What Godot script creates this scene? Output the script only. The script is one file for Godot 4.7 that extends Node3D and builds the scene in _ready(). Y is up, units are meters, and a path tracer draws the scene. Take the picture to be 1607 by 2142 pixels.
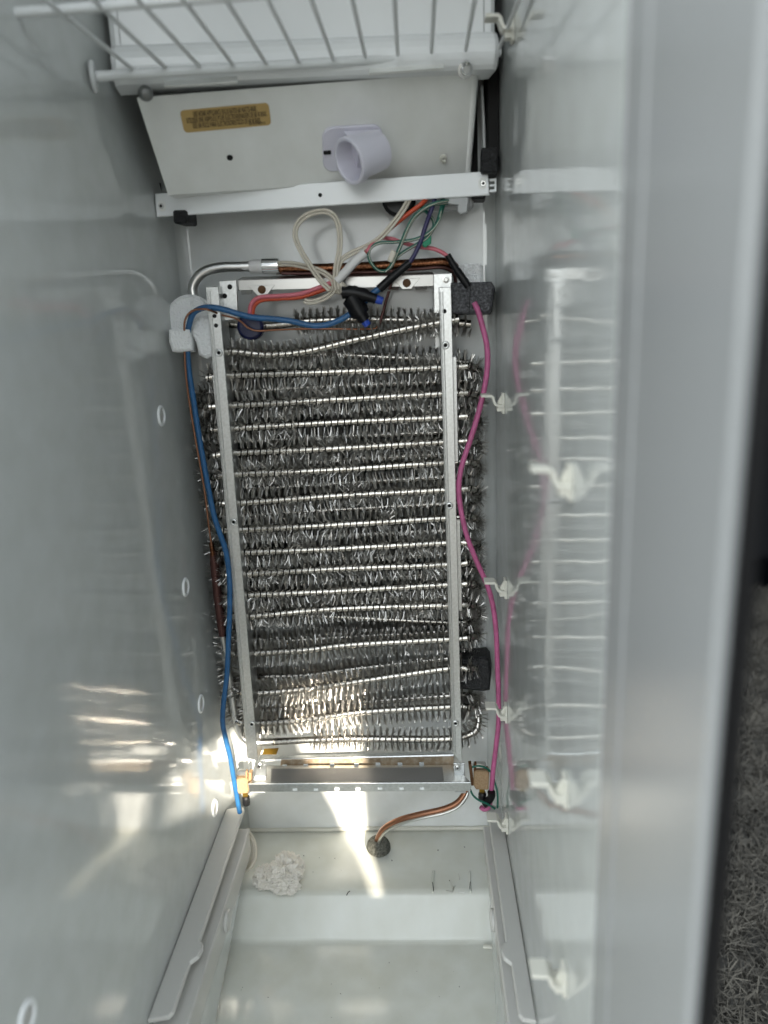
extends Node3D
# Inside of an upright freezer with its rear cover off: the finned cooling coil, its wiring, the light housing above it and the drain floor below.
# Metres; origin on the seam between back wall and floor, x right, y up, z out of the freezer towards the viewer.

const XW := 0.157      # half the inner width
var rng := RandomNumberGenerator.new()
var M := {}

# ------------------------------------------------------------------ mesh helpers
func new_st() -> SurfaceTool:
	var st := SurfaceTool.new()
	st.begin(Mesh.PRIMITIVE_TRIANGLES)
	return st

func tri(st: SurfaceTool, a: Vector3, b: Vector3, c: Vector3, na: Vector3, nb: Vector3, nc: Vector3) -> void:
	if (b - a).cross(c - a).dot(na + nb + nc) > 0.0:
		var t := b; b = c; c = t
		t = nb; nb = nc; nc = t
	st.set_normal(na); st.add_vertex(a)
	st.set_normal(nb); st.add_vertex(b)
	st.set_normal(nc); st.add_vertex(c)

func quad(st: SurfaceTool, a: Vector3, b: Vector3, c: Vector3, d: Vector3, out: Vector3) -> void:
	var n := (b - a).cross(c - a)
	if n.length() < 1e-12:
		n = (c - a).cross(d - a)
	n = n.normalized()
	if n.dot(out) < 0.0:
		n = -n
	tri(st, a, b, c, n, n, n)
	tri(st, a, c, d, n, n, n)

func hexa(st: SurfaceTool, f: Array, back: Array) -> void:   # front ring and back ring of four corners each
	var mid := Vector3.ZERO
	for p in f + back:
		mid += p / 8.0
	quad(st, f[0], f[1], f[2], f[3], (f[0] + f[2]) / 2.0 - mid)
	quad(st, back[0], back[1], back[2], back[3], (back[0] + back[2]) / 2.0 - mid)
	for i in 4:
		var j := (i + 1) % 4
		quad(st, f[i], f[j], back[j], back[i], (f[i] + f[j] + back[i] + back[j]) / 4.0 - mid)

func slab(st: SurfaceTool, c: Array, thick: Vector3, bev := 0.0) -> void:   # four front corners, thickness vector, chamfered front rim
	var n := -thick.normalized()
	var mid: Vector3 = (c[0] + c[1] + c[2] + c[3]) / 4.0
	var back := []
	var rim := []
	var face := []
	for i in 4:
		var e1: Vector3 = (c[(i + 1) % 4] - c[i]).normalized()
		var e2: Vector3 = (c[(i + 3) % 4] - c[i]).normalized()
		back.append(c[i] + thick)
		rim.append(c[i] - n * bev)
		face.append(c[i] + (e1 + e2) * bev)
	if bev <= 0.0:
		hexa(st, c, back)
		return
	quad(st, face[0], face[1], face[2], face[3], n)
	for i in 4:
		var j := (i + 1) % 4
		var o: Vector3 = (c[i] + c[j]) / 2.0 - mid
		quad(st, face[i], face[j], rim[j], rim[i], n + o.normalized())
		quad(st, rim[i], rim[j], back[j], back[i], o)
	quad(st, back[0], back[1], back[2], back[3], -n)

func box(st: SurfaceTool, xf: Transform3D, size: Vector3, b := 0.0) -> void:   # chamfered box
	var h := size / 2.0
	b = minf(b, minf(h.x, minf(h.y, h.z)) * 0.6)
	for ax in 3:
		var j := (ax + 1) % 3
		var k := (ax + 2) % 3
		for s in [-1.0, 1.0]:
			var q := []
			for m in [[-1, -1], [1, -1], [1, 1], [-1, 1]]:
				var p := Vector3.ZERO
				p[ax] = s * h[ax]; p[j] = m[0] * (h[j] - b); p[k] = m[1] * (h[k] - b)
				q.append(xf * p)
			var o := Vector3.ZERO
			o[ax] = s
			quad(st, q[0], q[1], q[2], q[3], xf.basis * o)
			if b > 0.0:
				for t in [-1.0, 1.0]:
					var e := []
					for m in [[0, -1], [0, 1], [1, 1], [1, -1]]:
						var p := Vector3.ZERO
						p[ax] = s * (h[ax] if m[0] == 0 else h[ax] - b)
						p[j] = t * (h[j] - b if m[0] == 0 else h[j])
						p[k] = m[1] * (h[k] - b)
						e.append(xf * p)
					var eo := Vector3.ZERO
					eo[ax] = s; eo[j] = t
					quad(st, e[0], e[1], e[2], e[3], xf.basis * eo)
	if b > 0.0:
		for sx in [-1.0, 1.0]:
			for sy in [-1.0, 1.0]:
				for sz in [-1.0, 1.0]:
					var s := Vector3(sx, sy, sz)
					var a := xf * (s * Vector3(h.x, h.y - b, h.z - b))
					var c := xf * (s * Vector3(h.x - b, h.y, h.z - b))
					var d := xf * (s * Vector3(h.x - b, h.y - b, h.z))
					var n := (xf.basis * s).normalized()
					tri(st, a, c, d, n, n, n)

func spline(p: Array, per := 8) -> Array:   # Catmull-Rom through the points
	var out := []
	for i in p.size() - 1:
		var a: Vector3 = p[maxi(i - 1, 0)]
		var b: Vector3 = p[i]
		var c: Vector3 = p[i + 1]
		var d: Vector3 = p[mini(i + 2, p.size() - 1)]
		for k in per:
			var t := float(k) / per
			out.append(0.5 * (2.0 * b + (c - a) * t + (2.0 * a - 5.0 * b + 4.0 * c - d) * t * t + (3.0 * b - a - 3.0 * c + d) * t * t * t))
	out.append(p[-1])
	return out

func frames(p: Array) -> Array:   # [tangent, side, up] along the points, without twist
	var out := []
	var u := Vector3.ZERO
	for i in p.size():
		var t: Vector3 = (p[mini(i + 1, p.size() - 1)] - p[maxi(i - 1, 0)]).normalized()
		if i == 0:
			u = Vector3(0, 0, 1) if absf(t.z) < 0.9 else Vector3(0, 1, 0)
		u = (u - t * u.dot(t)).normalized()
		out.append([t, t.cross(u), u])
	return out

func tube(st: SurfaceTool, p: Array, radius, sides := 10, flat := 1.0) -> void:   # swept round bar with end caps; radius may be a list
	var fr := frames(p)
	var rings := []
	var norms := []
	for i in p.size():
		var r: float = radius[i] if radius is Array else radius
		var ring := []
		var nn := []
		for k in sides:
			var a := TAU * k / sides
			var d: Vector3 = fr[i][1] * cos(a) * flat + fr[i][2] * sin(a)
			ring.append(p[i] + d * r)
			nn.append((fr[i][1] * cos(a) / flat + fr[i][2] * sin(a)).normalized())
		rings.append(ring)
		norms.append(nn)
	for i in p.size() - 1:
		for k in sides:
			var m := (k + 1) % sides
			tri(st, rings[i][k], rings[i][m], rings[i + 1][m], norms[i][k], norms[i][m], norms[i + 1][m])
			tri(st, rings[i][k], rings[i + 1][m], rings[i + 1][k], norms[i][k], norms[i + 1][m], norms[i + 1][k])
	for e in [0, p.size() - 1]:
		var n: Vector3 = fr[e][0] * (-1.0 if e == 0 else 1.0)
		for k in sides:
			tri(st, p[e], rings[e][k], rings[e][(k + 1) % sides], n, n, n)

func lathe(st: SurfaceTool, xf: Transform3D, prof: Array, n := 24, smooth := false) -> void:   # [radius, height] pairs turned round y
	var pn := []
	for i in prof.size():
		var a: Vector2 = prof[maxi(i - 1, 0)]
		var b: Vector2 = prof[mini(i + 1, prof.size() - 1)]
		pn.append(Vector2(b.y - a.y, a.x - b.x).normalized())
	for i in prof.size() - 1:
		var a: Vector2 = prof[i]
		var b: Vector2 = prof[i + 1]
		var fn := Vector2(b.y - a.y, a.x - b.x).normalized()
		var na: Vector2 = pn[i] if smooth else fn
		var nb: Vector2 = pn[i + 1] if smooth else fn
		for k in n:
			var d1 := Vector3(cos(TAU * k / n), 0, sin(TAU * k / n))
			var d2 := Vector3(cos(TAU * (k + 1) / n), 0, sin(TAU * (k + 1) / n))
			var up := Vector3.UP
			var q := [d1 * a.x + up * a.y, d2 * a.x + up * a.y, d2 * b.x + up * b.y, d1 * b.x + up * b.y]
			var m := [d1 * na.x + up * na.y, d2 * na.x + up * na.y, d2 * nb.x + up * nb.y, d1 * nb.x + up * nb.y]
			for j in 4:
				q[j] = xf * q[j]
				m[j] = (xf.basis * m[j]).normalized()
			if a.x > 1e-6:
				tri(st, q[0], q[1], q[2], m[0], m[1], m[2])
			if b.x > 1e-6:
				tri(st, q[0], q[2], q[3], m[0], m[2], m[3])

func prism(st: SurfaceTool, xf: Transform3D, poly: PackedVector2Array, depth: float, bev := 0.0) -> void:   # outline in xy, pushed back from z = 0 to -depth
	if not Geometry2D.is_polygon_clockwise(poly):
		poly.reverse()
	var n := poly.size()
	var inner := PackedVector2Array()
	for i in n:
		var e1 := (poly[i] - poly[(i + n - 1) % n]).normalized()
		var e2 := (poly[(i + 1) % n] - poly[i]).normalized()
		var nn := (e1.orthogonal() + e2.orthogonal())
		nn = nn.normalized() / maxf(0.5, nn.normalized().dot(e1.orthogonal()))
		inner.append(poly[i] - nn * bev)
	if Geometry2D.triangulate_polygon(inner).is_empty():
		inner = poly.duplicate()
	# orthogonal() of a clockwise outline may point in or out: shrink towards the inside
	if absf(area(inner)) > absf(area(poly)):
		for i in n:
			inner[i] = poly[i] * 2.0 - inner[i]
	var idx := Geometry2D.triangulate_polygon(inner)
	var zf := xf.basis.z.normalized()
	for i in range(0, idx.size(), 3):
		var f := []
		var g := []
		for j in 3:
			f.append(xf * Vector3(inner[idx[i + j]].x, inner[idx[i + j]].y, 0))
			g.append(xf * Vector3(poly[idx[i + j]].x, poly[idx[i + j]].y, -depth))
		tri(st, f[0], f[1], f[2], zf, zf, zf)
		tri(st, g[0], g[1], g[2], -zf, -zf, -zf)
	for i in n:
		var j := (i + 1) % n
		var o2 := (poly[j] - poly[i]).orthogonal().normalized()
		if Geometry2D.is_point_in_polygon((poly[i] + poly[j]) / 2.0 + o2 * 1e-5, poly):
			o2 = -o2
		var o := xf.basis * Vector3(o2.x, o2.y, 0)
		var a := xf * Vector3(poly[i].x, poly[i].y, -bev)
		var b := xf * Vector3(poly[j].x, poly[j].y, -bev)
		var c := xf * Vector3(poly[j].x, poly[j].y, -depth)
		var d := xf * Vector3(poly[i].x, poly[i].y, -depth)
		quad(st, a, b, c, d, o)
		if bev > 0.0:
			quad(st, xf * Vector3(inner[i].x, inner[i].y, 0), xf * Vector3(inner[j].x, inner[j].y, 0), b, a, o + zf)

func area(p: PackedVector2Array) -> float:
	var s := 0.0
	for i in p.size():
		s += p[i].cross(p[(i + 1) % p.size()])
	return s / 2.0

func arc2(c: Vector2, r: float, a0: float, a1: float, n := 8) -> PackedVector2Array:
	var out := PackedVector2Array()
	for i in n + 1:
		var a := deg_to_rad(lerpf(a0, a1, float(i) / n))
		out.append(c + Vector2(cos(a), sin(a)) * r)
	return out

func round_rect(w: float, h: float, r: float) -> PackedVector2Array:
	var p := arc2(Vector2(w / 2 - r, h / 2 - r), r, 0, 90, 5)
	p.append_array(arc2(Vector2(-w / 2 + r, h / 2 - r), r, 90, 180, 5))
	p.append_array(arc2(Vector2(-w / 2 + r, -h / 2 + r), r, 180, 270, 5))
	p.append_array(arc2(Vector2(w / 2 - r, -h / 2 + r), r, 270, 360, 5))
	return p

func facing(at: Vector3, z: Vector3, up := Vector3.UP) -> Transform3D:   # local z along the given direction
	z = z.normalized()
	var x := up.cross(z).normalized()
	return Transform3D(Basis(x, z.cross(x), z), at)

func along(at: Vector3, y: Vector3) -> Transform3D:   # local y along the given direction (for turned shapes)
	y = y.normalized()
	var x := y.cross(Vector3(0, 0, 1) if absf(y.z) < 0.9 else Vector3(1, 0, 0)).normalized()
	return Transform3D(Basis(x, y, x.cross(y)), at)

# ------------------------------------------------------------------ scene helpers
func obj(called: String, st, mat: Material, parent: Node = self) -> MeshInstance3D:
	var o := MeshInstance3D.new()
	o.name = numbered(called, parent)
	o.mesh = st if st is Mesh else st.commit()
	o.material_override = mat
	parent.add_child(o, true)
	return o

func numbered(called: String, parent: Node) -> String:
	if not parent.has_node(called):
		return called
	var i := 1
	while parent.has_node("%s_%03d" % [called, i]):
		i += 1
	return "%s_%03d" % [called, i]

func tag(o: Node, label: String, category: String, group := "") -> Node:
	o.set_meta("label", label)
	o.set_meta("category", category)
	if group:
		o.set_meta("group", group)
	return o

func thing(called: String, label: String, category: String, group := "") -> Node3D:
	var o := Node3D.new()
	o.name = numbered(called, self)
	add_child(o, true)
	tag(o, label, category, group)
	return o

func lin(r: float, g: float, b: float) -> Color:
	return Color(r, g, b).linear_to_srgb()

func mat(r: float, g: float, b: float, rough: float, metal := 0.0, spec := 0.5) -> StandardMaterial3D:
	var m := StandardMaterial3D.new()
	m.albedo_color = lin(r, g, b)
	m.roughness = rough
	m.metallic = metal
	m.metallic_specular = spec
	return m

func noise_tex(freq: float, octaves: int, seed_: int, ramp: Array, size := 512, normal := false, bump := 1.0) -> NoiseTexture2D:
	var n := FastNoiseLite.new()
	n.noise_type = FastNoiseLite.TYPE_SIMPLEX_SMOOTH
	n.frequency = freq
	n.fractal_octaves = octaves
	n.seed = seed_
	var t := NoiseTexture2D.new()
	t.width = size
	t.height = size
	t.seamless = true
	t.noise = n
	if normal:
		t.as_normal_map = true
		t.bump_strength = bump
	elif ramp:
		var g := Gradient.new()
		g.offsets = PackedFloat32Array([0.0, 1.0])
		g.colors = PackedColorArray([ramp[0], ramp[1]])
		t.color_ramp = g
	return t

func tri_map(m: StandardMaterial3D, scale: float, world := true) -> void:
	m.uv1_triplanar = true
	m.uv1_world_triplanar = world
	m.uv1_scale = Vector3.ONE * scale

func materials() -> void:
	# white liner: glossy plastic, slightly wavy, with faint scuffs
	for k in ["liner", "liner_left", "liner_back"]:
		var m := mat(0.61, 0.635, 0.63, 0.11, 0.0, 0.7) if k != "liner_back" else mat(0.82, 0.84, 0.84, 0.2, 0.0, 0.5)  # same plastic; back copy paler, brighter light put into its colour
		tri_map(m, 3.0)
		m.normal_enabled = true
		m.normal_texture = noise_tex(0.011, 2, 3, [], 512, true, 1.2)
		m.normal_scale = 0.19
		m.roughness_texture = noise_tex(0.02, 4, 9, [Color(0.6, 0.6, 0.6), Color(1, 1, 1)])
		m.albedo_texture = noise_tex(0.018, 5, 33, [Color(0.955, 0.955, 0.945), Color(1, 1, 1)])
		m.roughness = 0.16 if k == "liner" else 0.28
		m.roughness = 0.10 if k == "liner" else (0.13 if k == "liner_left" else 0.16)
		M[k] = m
	var fl := mat(0.68, 0.695, 0.655, 0.15, 0.0, 0.5)
	tri_map(fl, 4.0)
	fl.albedo_texture = noise_tex(0.010, 5, 21, [Color(0.94, 0.935, 0.915), Color(1, 1, 1)])
	fl.roughness_texture = noise_tex(0.03, 4, 8, [Color(0.85, 0.85, 0.85), Color(1, 1, 1)])
	M.floor = fl
	M.frame = mat(0.30, 0.31, 0.312, 0.25)
	var al := mat(0.74, 0.75, 0.75, 0.42, 1.0)
	tri_map(al, 9.0)
	al.roughness_texture = noise_tex(0.09, 4, 5, [Color(0.7, 0.7, 0.7), Color(1, 1, 1)])
	al.albedo_texture = noise_tex(0.05, 5, 15, [Color(0.9, 0.9, 0.89), Color(1, 1, 1)])
	M.rail = al
	var br := mat(0.42, 0.415, 0.40, 0.33, 1.0)
	tri_map(br, 6.0)
	br.uv1_scale = Vector3(60, 3, 6)
	br.roughness_texture = noise_tex(0.06, 3, 6, [Color(0.85, 0.85, 0.85), Color(1, 1, 1)])
	M.brushed = br
	var ru := mat(0.55, 0.48, 0.4, 0.5, 0.85)
	tri_map(ru, 14.0)
	ru.albedo_texture = noise_tex(0.02, 5, 31, [Color(0.80, 0.72, 0.62), Color(1, 1, 0.99)])
	M.stained = ru
	M.pipe = mat(0.74, 0.735, 0.72, 0.28, 1.0)
	M.tube = mat(0.82, 0.80, 0.76, 0.28, 1.0)
	tri_map(M.tube, 20.0)
	M.tube.albedo_texture = noise_tex(0.028, 4, 97, [Color(0.52, 0.50, 0.47), Color(1, 1, 1)])
	M.tube.roughness_texture = noise_tex(0.04, 3, 98, [Color(0.6, 0.6, 0.6), Color(1, 1, 1)])
	M.fin = mat(0.50, 0.485, 0.46, 0.32, 1.0)
	M.steel = mat(0.6, 0.6, 0.58, 0.3, 1.0)
	M.shield = mat(0.52, 0.515, 0.51, 0.36, 1.0)
	M.old_screw = mat(0.22, 0.225, 0.22, 0.42, 0.8)
	M.chrome = mat(0.8, 0.8, 0.8, 0.08, 1.0)
	var co := mat(0.34, 0.16, 0.085, 0.34, 1.0)
	tri_map(co, 30.0)
	co.albedo_texture = noise_tex(0.02, 4, 41, [Color(0.35, 0.28, 0.25), Color(1, 1, 1)])
	M.copper = co
	M.copper_bright = mat(0.32, 0.155, 0.095, 0.38, 1.0)
	M.copper_dark = mat(0.10, 0.045, 0.04, 0.4, 0.6)
	M.blue = mat(0.025, 0.13, 0.32, 0.4)
	M.pink = mat(0.56, 0.135, 0.31, 0.4)
	tri_map(M.pink, 14.0)
	M.pink.albedo_texture = noise_tex(0.03, 4, 93, [Color(0.82, 0.82, 0.80), Color(1, 1, 1)], 256)
	tri_map(M.blue, 14.0)
	M.blue.albedo_texture = noise_tex(0.03, 4, 94, [Color(0.82, 0.82, 0.80), Color(1, 1, 1)], 256)
	M.rose = mat(0.62, 0.16, 0.2, 0.4)
	M.orange = mat(0.55, 0.075, 0.025, 0.38)
	M.cream = mat(0.62, 0.57, 0.48, 0.45)
	M.green = mat(0.005, 0.11, 0.075, 0.4)
	M.green_tag = mat(0.01, 0.25, 0.13, 0.45)
	M.violet = mat(0.022, 0.017, 0.085, 0.38)
	M.navy = mat(0.004, 0.007, 0.055, 0.3, 0.0, 0.4)
	M.black = mat(0.006, 0.006, 0.007, 0.45)
	M.tape = mat(0.005, 0.005, 0.006, 0.38, 0.0, 0.35)
	M.tip_blue = mat(0.015, 0.06, 0.40, 0.45)
	M.hole = mat(0.01, 0.01, 0.01, 0.9)
	M.white_paint = mat(0.86, 0.88, 0.885, 0.22)
	M.ivory = mat(0.87, 0.88, 0.86, 0.28)
	tri_map(M.ivory, 5.0)
	M.ivory.albedo_texture = noise_tex(0.012, 5, 91, [Color(0.95, 0.95, 0.94), Color(1, 1, 1)])
	M.socket = mat(0.70, 0.69, 0.78, 0.35)
	M.nylon = mat(0.66, 0.65, 0.58, 0.38)
	M.wire_white = mat(0.72, 0.74, 0.74, 0.3)
	M.rail_plastic = mat(0.55, 0.545, 0.52, 0.3)
	M.grey_plastic = mat(0.4, 0.41, 0.41, 0.4)
	M.sleeve = mat(0.7, 0.69, 0.68, 0.4)
	M.gold = mat(0.50, 0.34, 0.125, 0.35, 0.25)
	M.print = mat(0.045, 0.03, 0.012, 0.6)
	M.brass = mat(0.45, 0.28, 0.05, 0.35, 0.9)
	M.rust = mat(0.12, 0.055, 0.02, 0.6, 0.3)
	var ta := mat(0.38, 0.265, 0.15, 0.6)
	tri_map(ta, 25.0)
	ta.albedo_texture = noise_tex(0.03, 4, 51, [Color(0.8, 0.75, 0.7), Color(1, 1, 1)])
	M.tan = ta
	M.caulk = mat(0.66, 0.65, 0.58, 0.55)
	M.paper = mat(0.74, 0.71, 0.655, 0.9)
	M.paper.backlight_enabled = true
	M.paper.backlight = Color(0.2, 0.19, 0.17)
	for f in [["foam_black", 0.014, 0.015, 0.018, 0.55], ["foam_dark", 0.16, 0.163, 0.178, 0.5], ["foam_white", 0.9, 0.91, 0.91, 0.5], ["putty", 0.30, 0.30, 0.25, 0.85]]:
		var m := mat(f[1], f[2], f[3], f[4])
		tri_map(m, 22.0)
		m.normal_enabled = true
		m.normal_texture = noise_tex(0.06, 3, 61, [], 256, true, 8.0)
		m.normal_scale = 1.0
		if f[0] != "foam_white":
			m.albedo_texture = noise_tex(0.055, 3, 63, [Color(0.2, 0.2, 0.2), Color(1, 1, 1)], 256)
		M[f[0]] = m
	var cp := mat(0.10, 0.098, 0.09, 1.0)
	tri_map(cp, 2.0)
	cp.albedo_texture = noise_tex(0.02, 5, 71, [Color(0.5, 0.5, 0.5), Color(1, 1, 1)])
	M.carpet = cp
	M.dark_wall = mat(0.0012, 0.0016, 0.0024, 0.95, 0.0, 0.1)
	M.blocker_sheet = mat(0.25, 0.26, 0.27, 0.95)

# ------------------------------------------------------------------ fins
func spine_fins(p: Array, r0: float, r1: float, per_turn: int, pitch: float, ruffles: Array, front_cut := true) -> ArrayMesh:
	# narrow metal spines standing off a helix round the tube: each one two quads, bent a little
	var comb := FastNoiseLite.new()
	comb.seed = 77
	comb.frequency = 0.02
	var vs := PackedVector3Array()
	var ns := PackedVector3Array()
	var ix := PackedInt32Array()
	var fr := frames(p)
	var seg := 0
	var done := 0.0
	var length := 0.0
	for i in p.size() - 1:
		length += p[i].distance_to(p[i + 1])
	var step := pitch / per_turn
	var s := 0.0
	var k := 0
	while s < length:
		while seg < p.size() - 2 and s > done + p[seg].distance_to(p[seg + 1]):
			done += p[seg].distance_to(p[seg + 1])
			seg += 1
		var sl: float = p[seg].distance_to(p[seg + 1])
		var f := clampf((s - done) / sl, 0.0, 1.0)
		# spines sit in tight rings with a bare gap between them
		var turn := floorf(s / pitch)
		var in_turn := s / pitch - turn
		var at_s := (turn + 0.5 + (in_turn - 0.5) * 0.40) * pitch
		var c: Vector3 = p[seg].lerp(p[seg + 1], f) + fr[seg][0] * (at_s - s)
		var t: Vector3 = fr[seg][0]
		var a := TAU * in_turn + rng.randf_range(-0.09, 0.09)
		var d: Vector3 = fr[seg][1] * cos(a) + fr[seg][2] * sin(a)
		s += step
		k += 1
		var ru := 0.0
		for q in ruffles:
			ru = maxf(ru, 1.0 - absf(c.x - q.x) / q.y)
		ru = maxf(ru, 0.0)
		var l := (r1 - r0) * rng.randf_range(0.78, 1.06)
		if front_cut and d.z > 0.55:     # the side that the cover pressed flat
			var cover := comb.get_noise_2d(c.x * 1000.0, c.y * 900.0)
			if rng.randf() < 0.62 - cover * 1.2 - ru * 0.4:
				continue
			var way := signf(comb.get_noise_2d(c.x * 600.0 + 400.0, c.y * 700.0))
			d = (d + t * way * rng.randf_range(0.2, 1.5) * (1.0 - ru) + fr[seg][1] * signf(cos(a)) * rng.randf_range(0.0, 0.7)).normalized()
			l *= rng.randf_range(0.5, 0.95)
		var lean := rng.randfn(0.0, 0.10 + 0.5 * ru) + 0.5 * comb.get_noise_2d(c.x * 400.0, c.y * 700.0)
		if ru > 0.2:
			lean += signf(fmod(float(k) * 0.37, 1.0) - 0.5) * 0.5 * ru
		var side := t.cross(d)
		var sway := rng.randfn(0.0, 0.045 + 0.3 * ru)
		var d1 := (d + t * lean * 0.6 + side * sway).normalized()
		var d2 := (d + t * (lean * 1.5 + rng.randfn(0, 0.06)) + side * sway * 1.8).normalized()
		var b0 := c + d * r0 * 0.96
		var b1 := b0 + d1 * l * 0.55
		var b2 := b1 + d2 * l * 0.45
		var psi := rng.randfn(0.0, 0.55)
		var w := (t * cos(psi) + side * sin(psi)).normalized()
		w = (w - d1 * w.dot(d1)).normalized() * rng.randf_range(0.00024, 0.00038)
		var nn := d1.cross(w).normalized()
		var nn2 := d2.cross(w).normalized()
		var base := vs.size()
		vs.append_array([b0 - w, b0 + w, b1 - w, b1 + w, b2 - w * 0.7, b2 + w * 0.7])
		ns.append_array([nn, nn, (nn + nn2).normalized(), (nn + nn2).normalized(), nn2, nn2])
		ix.append_array([base, base + 1, base + 3, base, base + 3, base + 2, base + 2, base + 3, base + 5, base + 2, base + 5, base + 4])
	# the strip itself, a narrow collar round the tube at every turn
	var turns := int(length / pitch)
	var walked := 0.0
	seg = 0
	for m in turns:
		var at := (m + 0.5) * pitch
		while seg < p.size() - 2 and at > walked + p[seg].distance_to(p[seg + 1]):
			walked += p[seg].distance_to(p[seg + 1])
			seg += 1
		var c: Vector3 = p[seg].lerp(p[seg + 1], clampf((at - walked) / p[seg].distance_to(p[seg + 1]), 0.0, 1.0))
		var t: Vector3 = fr[seg][0]
		var base := vs.size()
		for k2 in 13:
			var a := TAU * k2 / 12.0
			var d: Vector3 = fr[seg][1] * cos(a) + fr[seg][2] * sin(a)
			var cc: Vector3 = c + t * (k2 / 12.0 - 0.5) * 0.0034
			vs.append_array([cc + d * (r0 + 0.0002) - t * 0.0006, cc + d * (r0 + 0.0011), cc + d * (r0 + 0.0002) + t * 0.0006])
			ns.append_array([(d - t).normalized(), d, (d + t).normalized()])
			if k2 < 12:
				var q := base + k2 * 3
				ix.append_array([q, q + 1, q + 4, q, q + 4, q + 3, q + 1, q + 2, q + 5, q + 1, q + 5, q + 4])
	var arr := []
	arr.resize(Mesh.ARRAY_MAX)
	arr[Mesh.ARRAY_VERTEX] = vs
	arr[Mesh.ARRAY_NORMAL] = ns
	arr[Mesh.ARRAY_INDEX] = ix
	var me := ArrayMesh.new()
	me.add_surface_from_arrays(Mesh.PRIMITIVE_TRIANGLES, arr)
	return me

func finned(called: String, parent: Node, p: Array, fin_from: int, fin_to: int, ruffles := [], r_fin := 0.0158, front_cut := true) -> void:
	var st := new_st()
	tube(st, p, 0.0039, 12)
	var o := obj(called, st, M.tube, parent)
	if fin_to > fin_from:
		var f := obj("spine_fins", spine_fins(p.slice(fin_from, fin_to + 1), 0.0039, r_fin, 54 if called == "return_bend" else 100, 0.0066, ruffles, front_cut), M.fin, o)
		f.set_meta("kind", "stuff")

# ------------------------------------------------------------------ the scene
func _ready() -> void:
	rng.seed = 20240611
	var cam := Camera3D.new()
	cam.name = "camera"
	cam.transform = Transform3D(Basis(Vector3(0.998279, -0.042347, -0.040557), Vector3(0.030111, 0.963746, -0.265115), Vector3(0.050314, 0.263438, 0.963363)), Vector3(0.0785, 0.6220, 0.8000))
	cam.fov = 67.595
	cam.near = 0.02
	cam.far = 60.0
	var lens := CameraAttributesPhysical.new()
	lens.frustum_focal_length = 17.927
	lens.frustum_focus_distance = 0.80
	lens.frustum_near = 0.02
	lens.frustum_far = 60.0
	lens.exposure_aperture = 2.4
	cam.attributes = lens
	add_child(cam)
	cam.fov = 67.595
	cam.current = true

	var env := Environment.new()
	env.background_mode = Environment.BG_SKY
	var sky_mat := ProceduralSkyMaterial.new()
	sky_mat.sky_top_color = Color(0.74, 0.77, 0.79)
	sky_mat.sky_horizon_color = Color(0.88, 0.89, 0.88)
	sky_mat.sky_curve = 0.2
	sky_mat.ground_bottom_color = Color(0.42, 0.40, 0.37)
	sky_mat.ground_horizon_color = Color(0.62, 0.62, 0.60)
	sky_mat.sun_angle_max = 2.0
	var sky := Sky.new()
	sky.sky_material = sky_mat
	env.sky = sky
	env.background_energy_multiplier = 1.0
	env.tonemap_mode = Environment.TONE_MAPPER_LINEAR
	env.tonemap_exposure = 5.8
	env.sdfgi_enabled = true
	env.ssao_enabled = true
	env.ssil_enabled = true
	var we := WorldEnvironment.new()
	we.name = "environment"
	we.environment = env
	add_child(we)

	var sun := DirectionalLight3D.new()
	sun.name = "sun"
	sun.light_color = Color(1.0, 0.955, 0.88)
	sun.light_energy = 0.95
	sun.light_angular_distance = 0.45
	sun.shadow_enabled = true
	sun.look_at_from_position(Vector3(0.258, 0.48, 1.0), Vector3.ZERO)
	add_child(sun)

	materials()
	surroundings()
	cabinet()
	slide_rails()
	upper_cover()
	light_housing()
	shelf()
	coil()
	coil_frame()
	suction_line()
	heater_tray()
	wiring()
	foam()
	wall_clips()
	grommets()
	floor_things()

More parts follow.
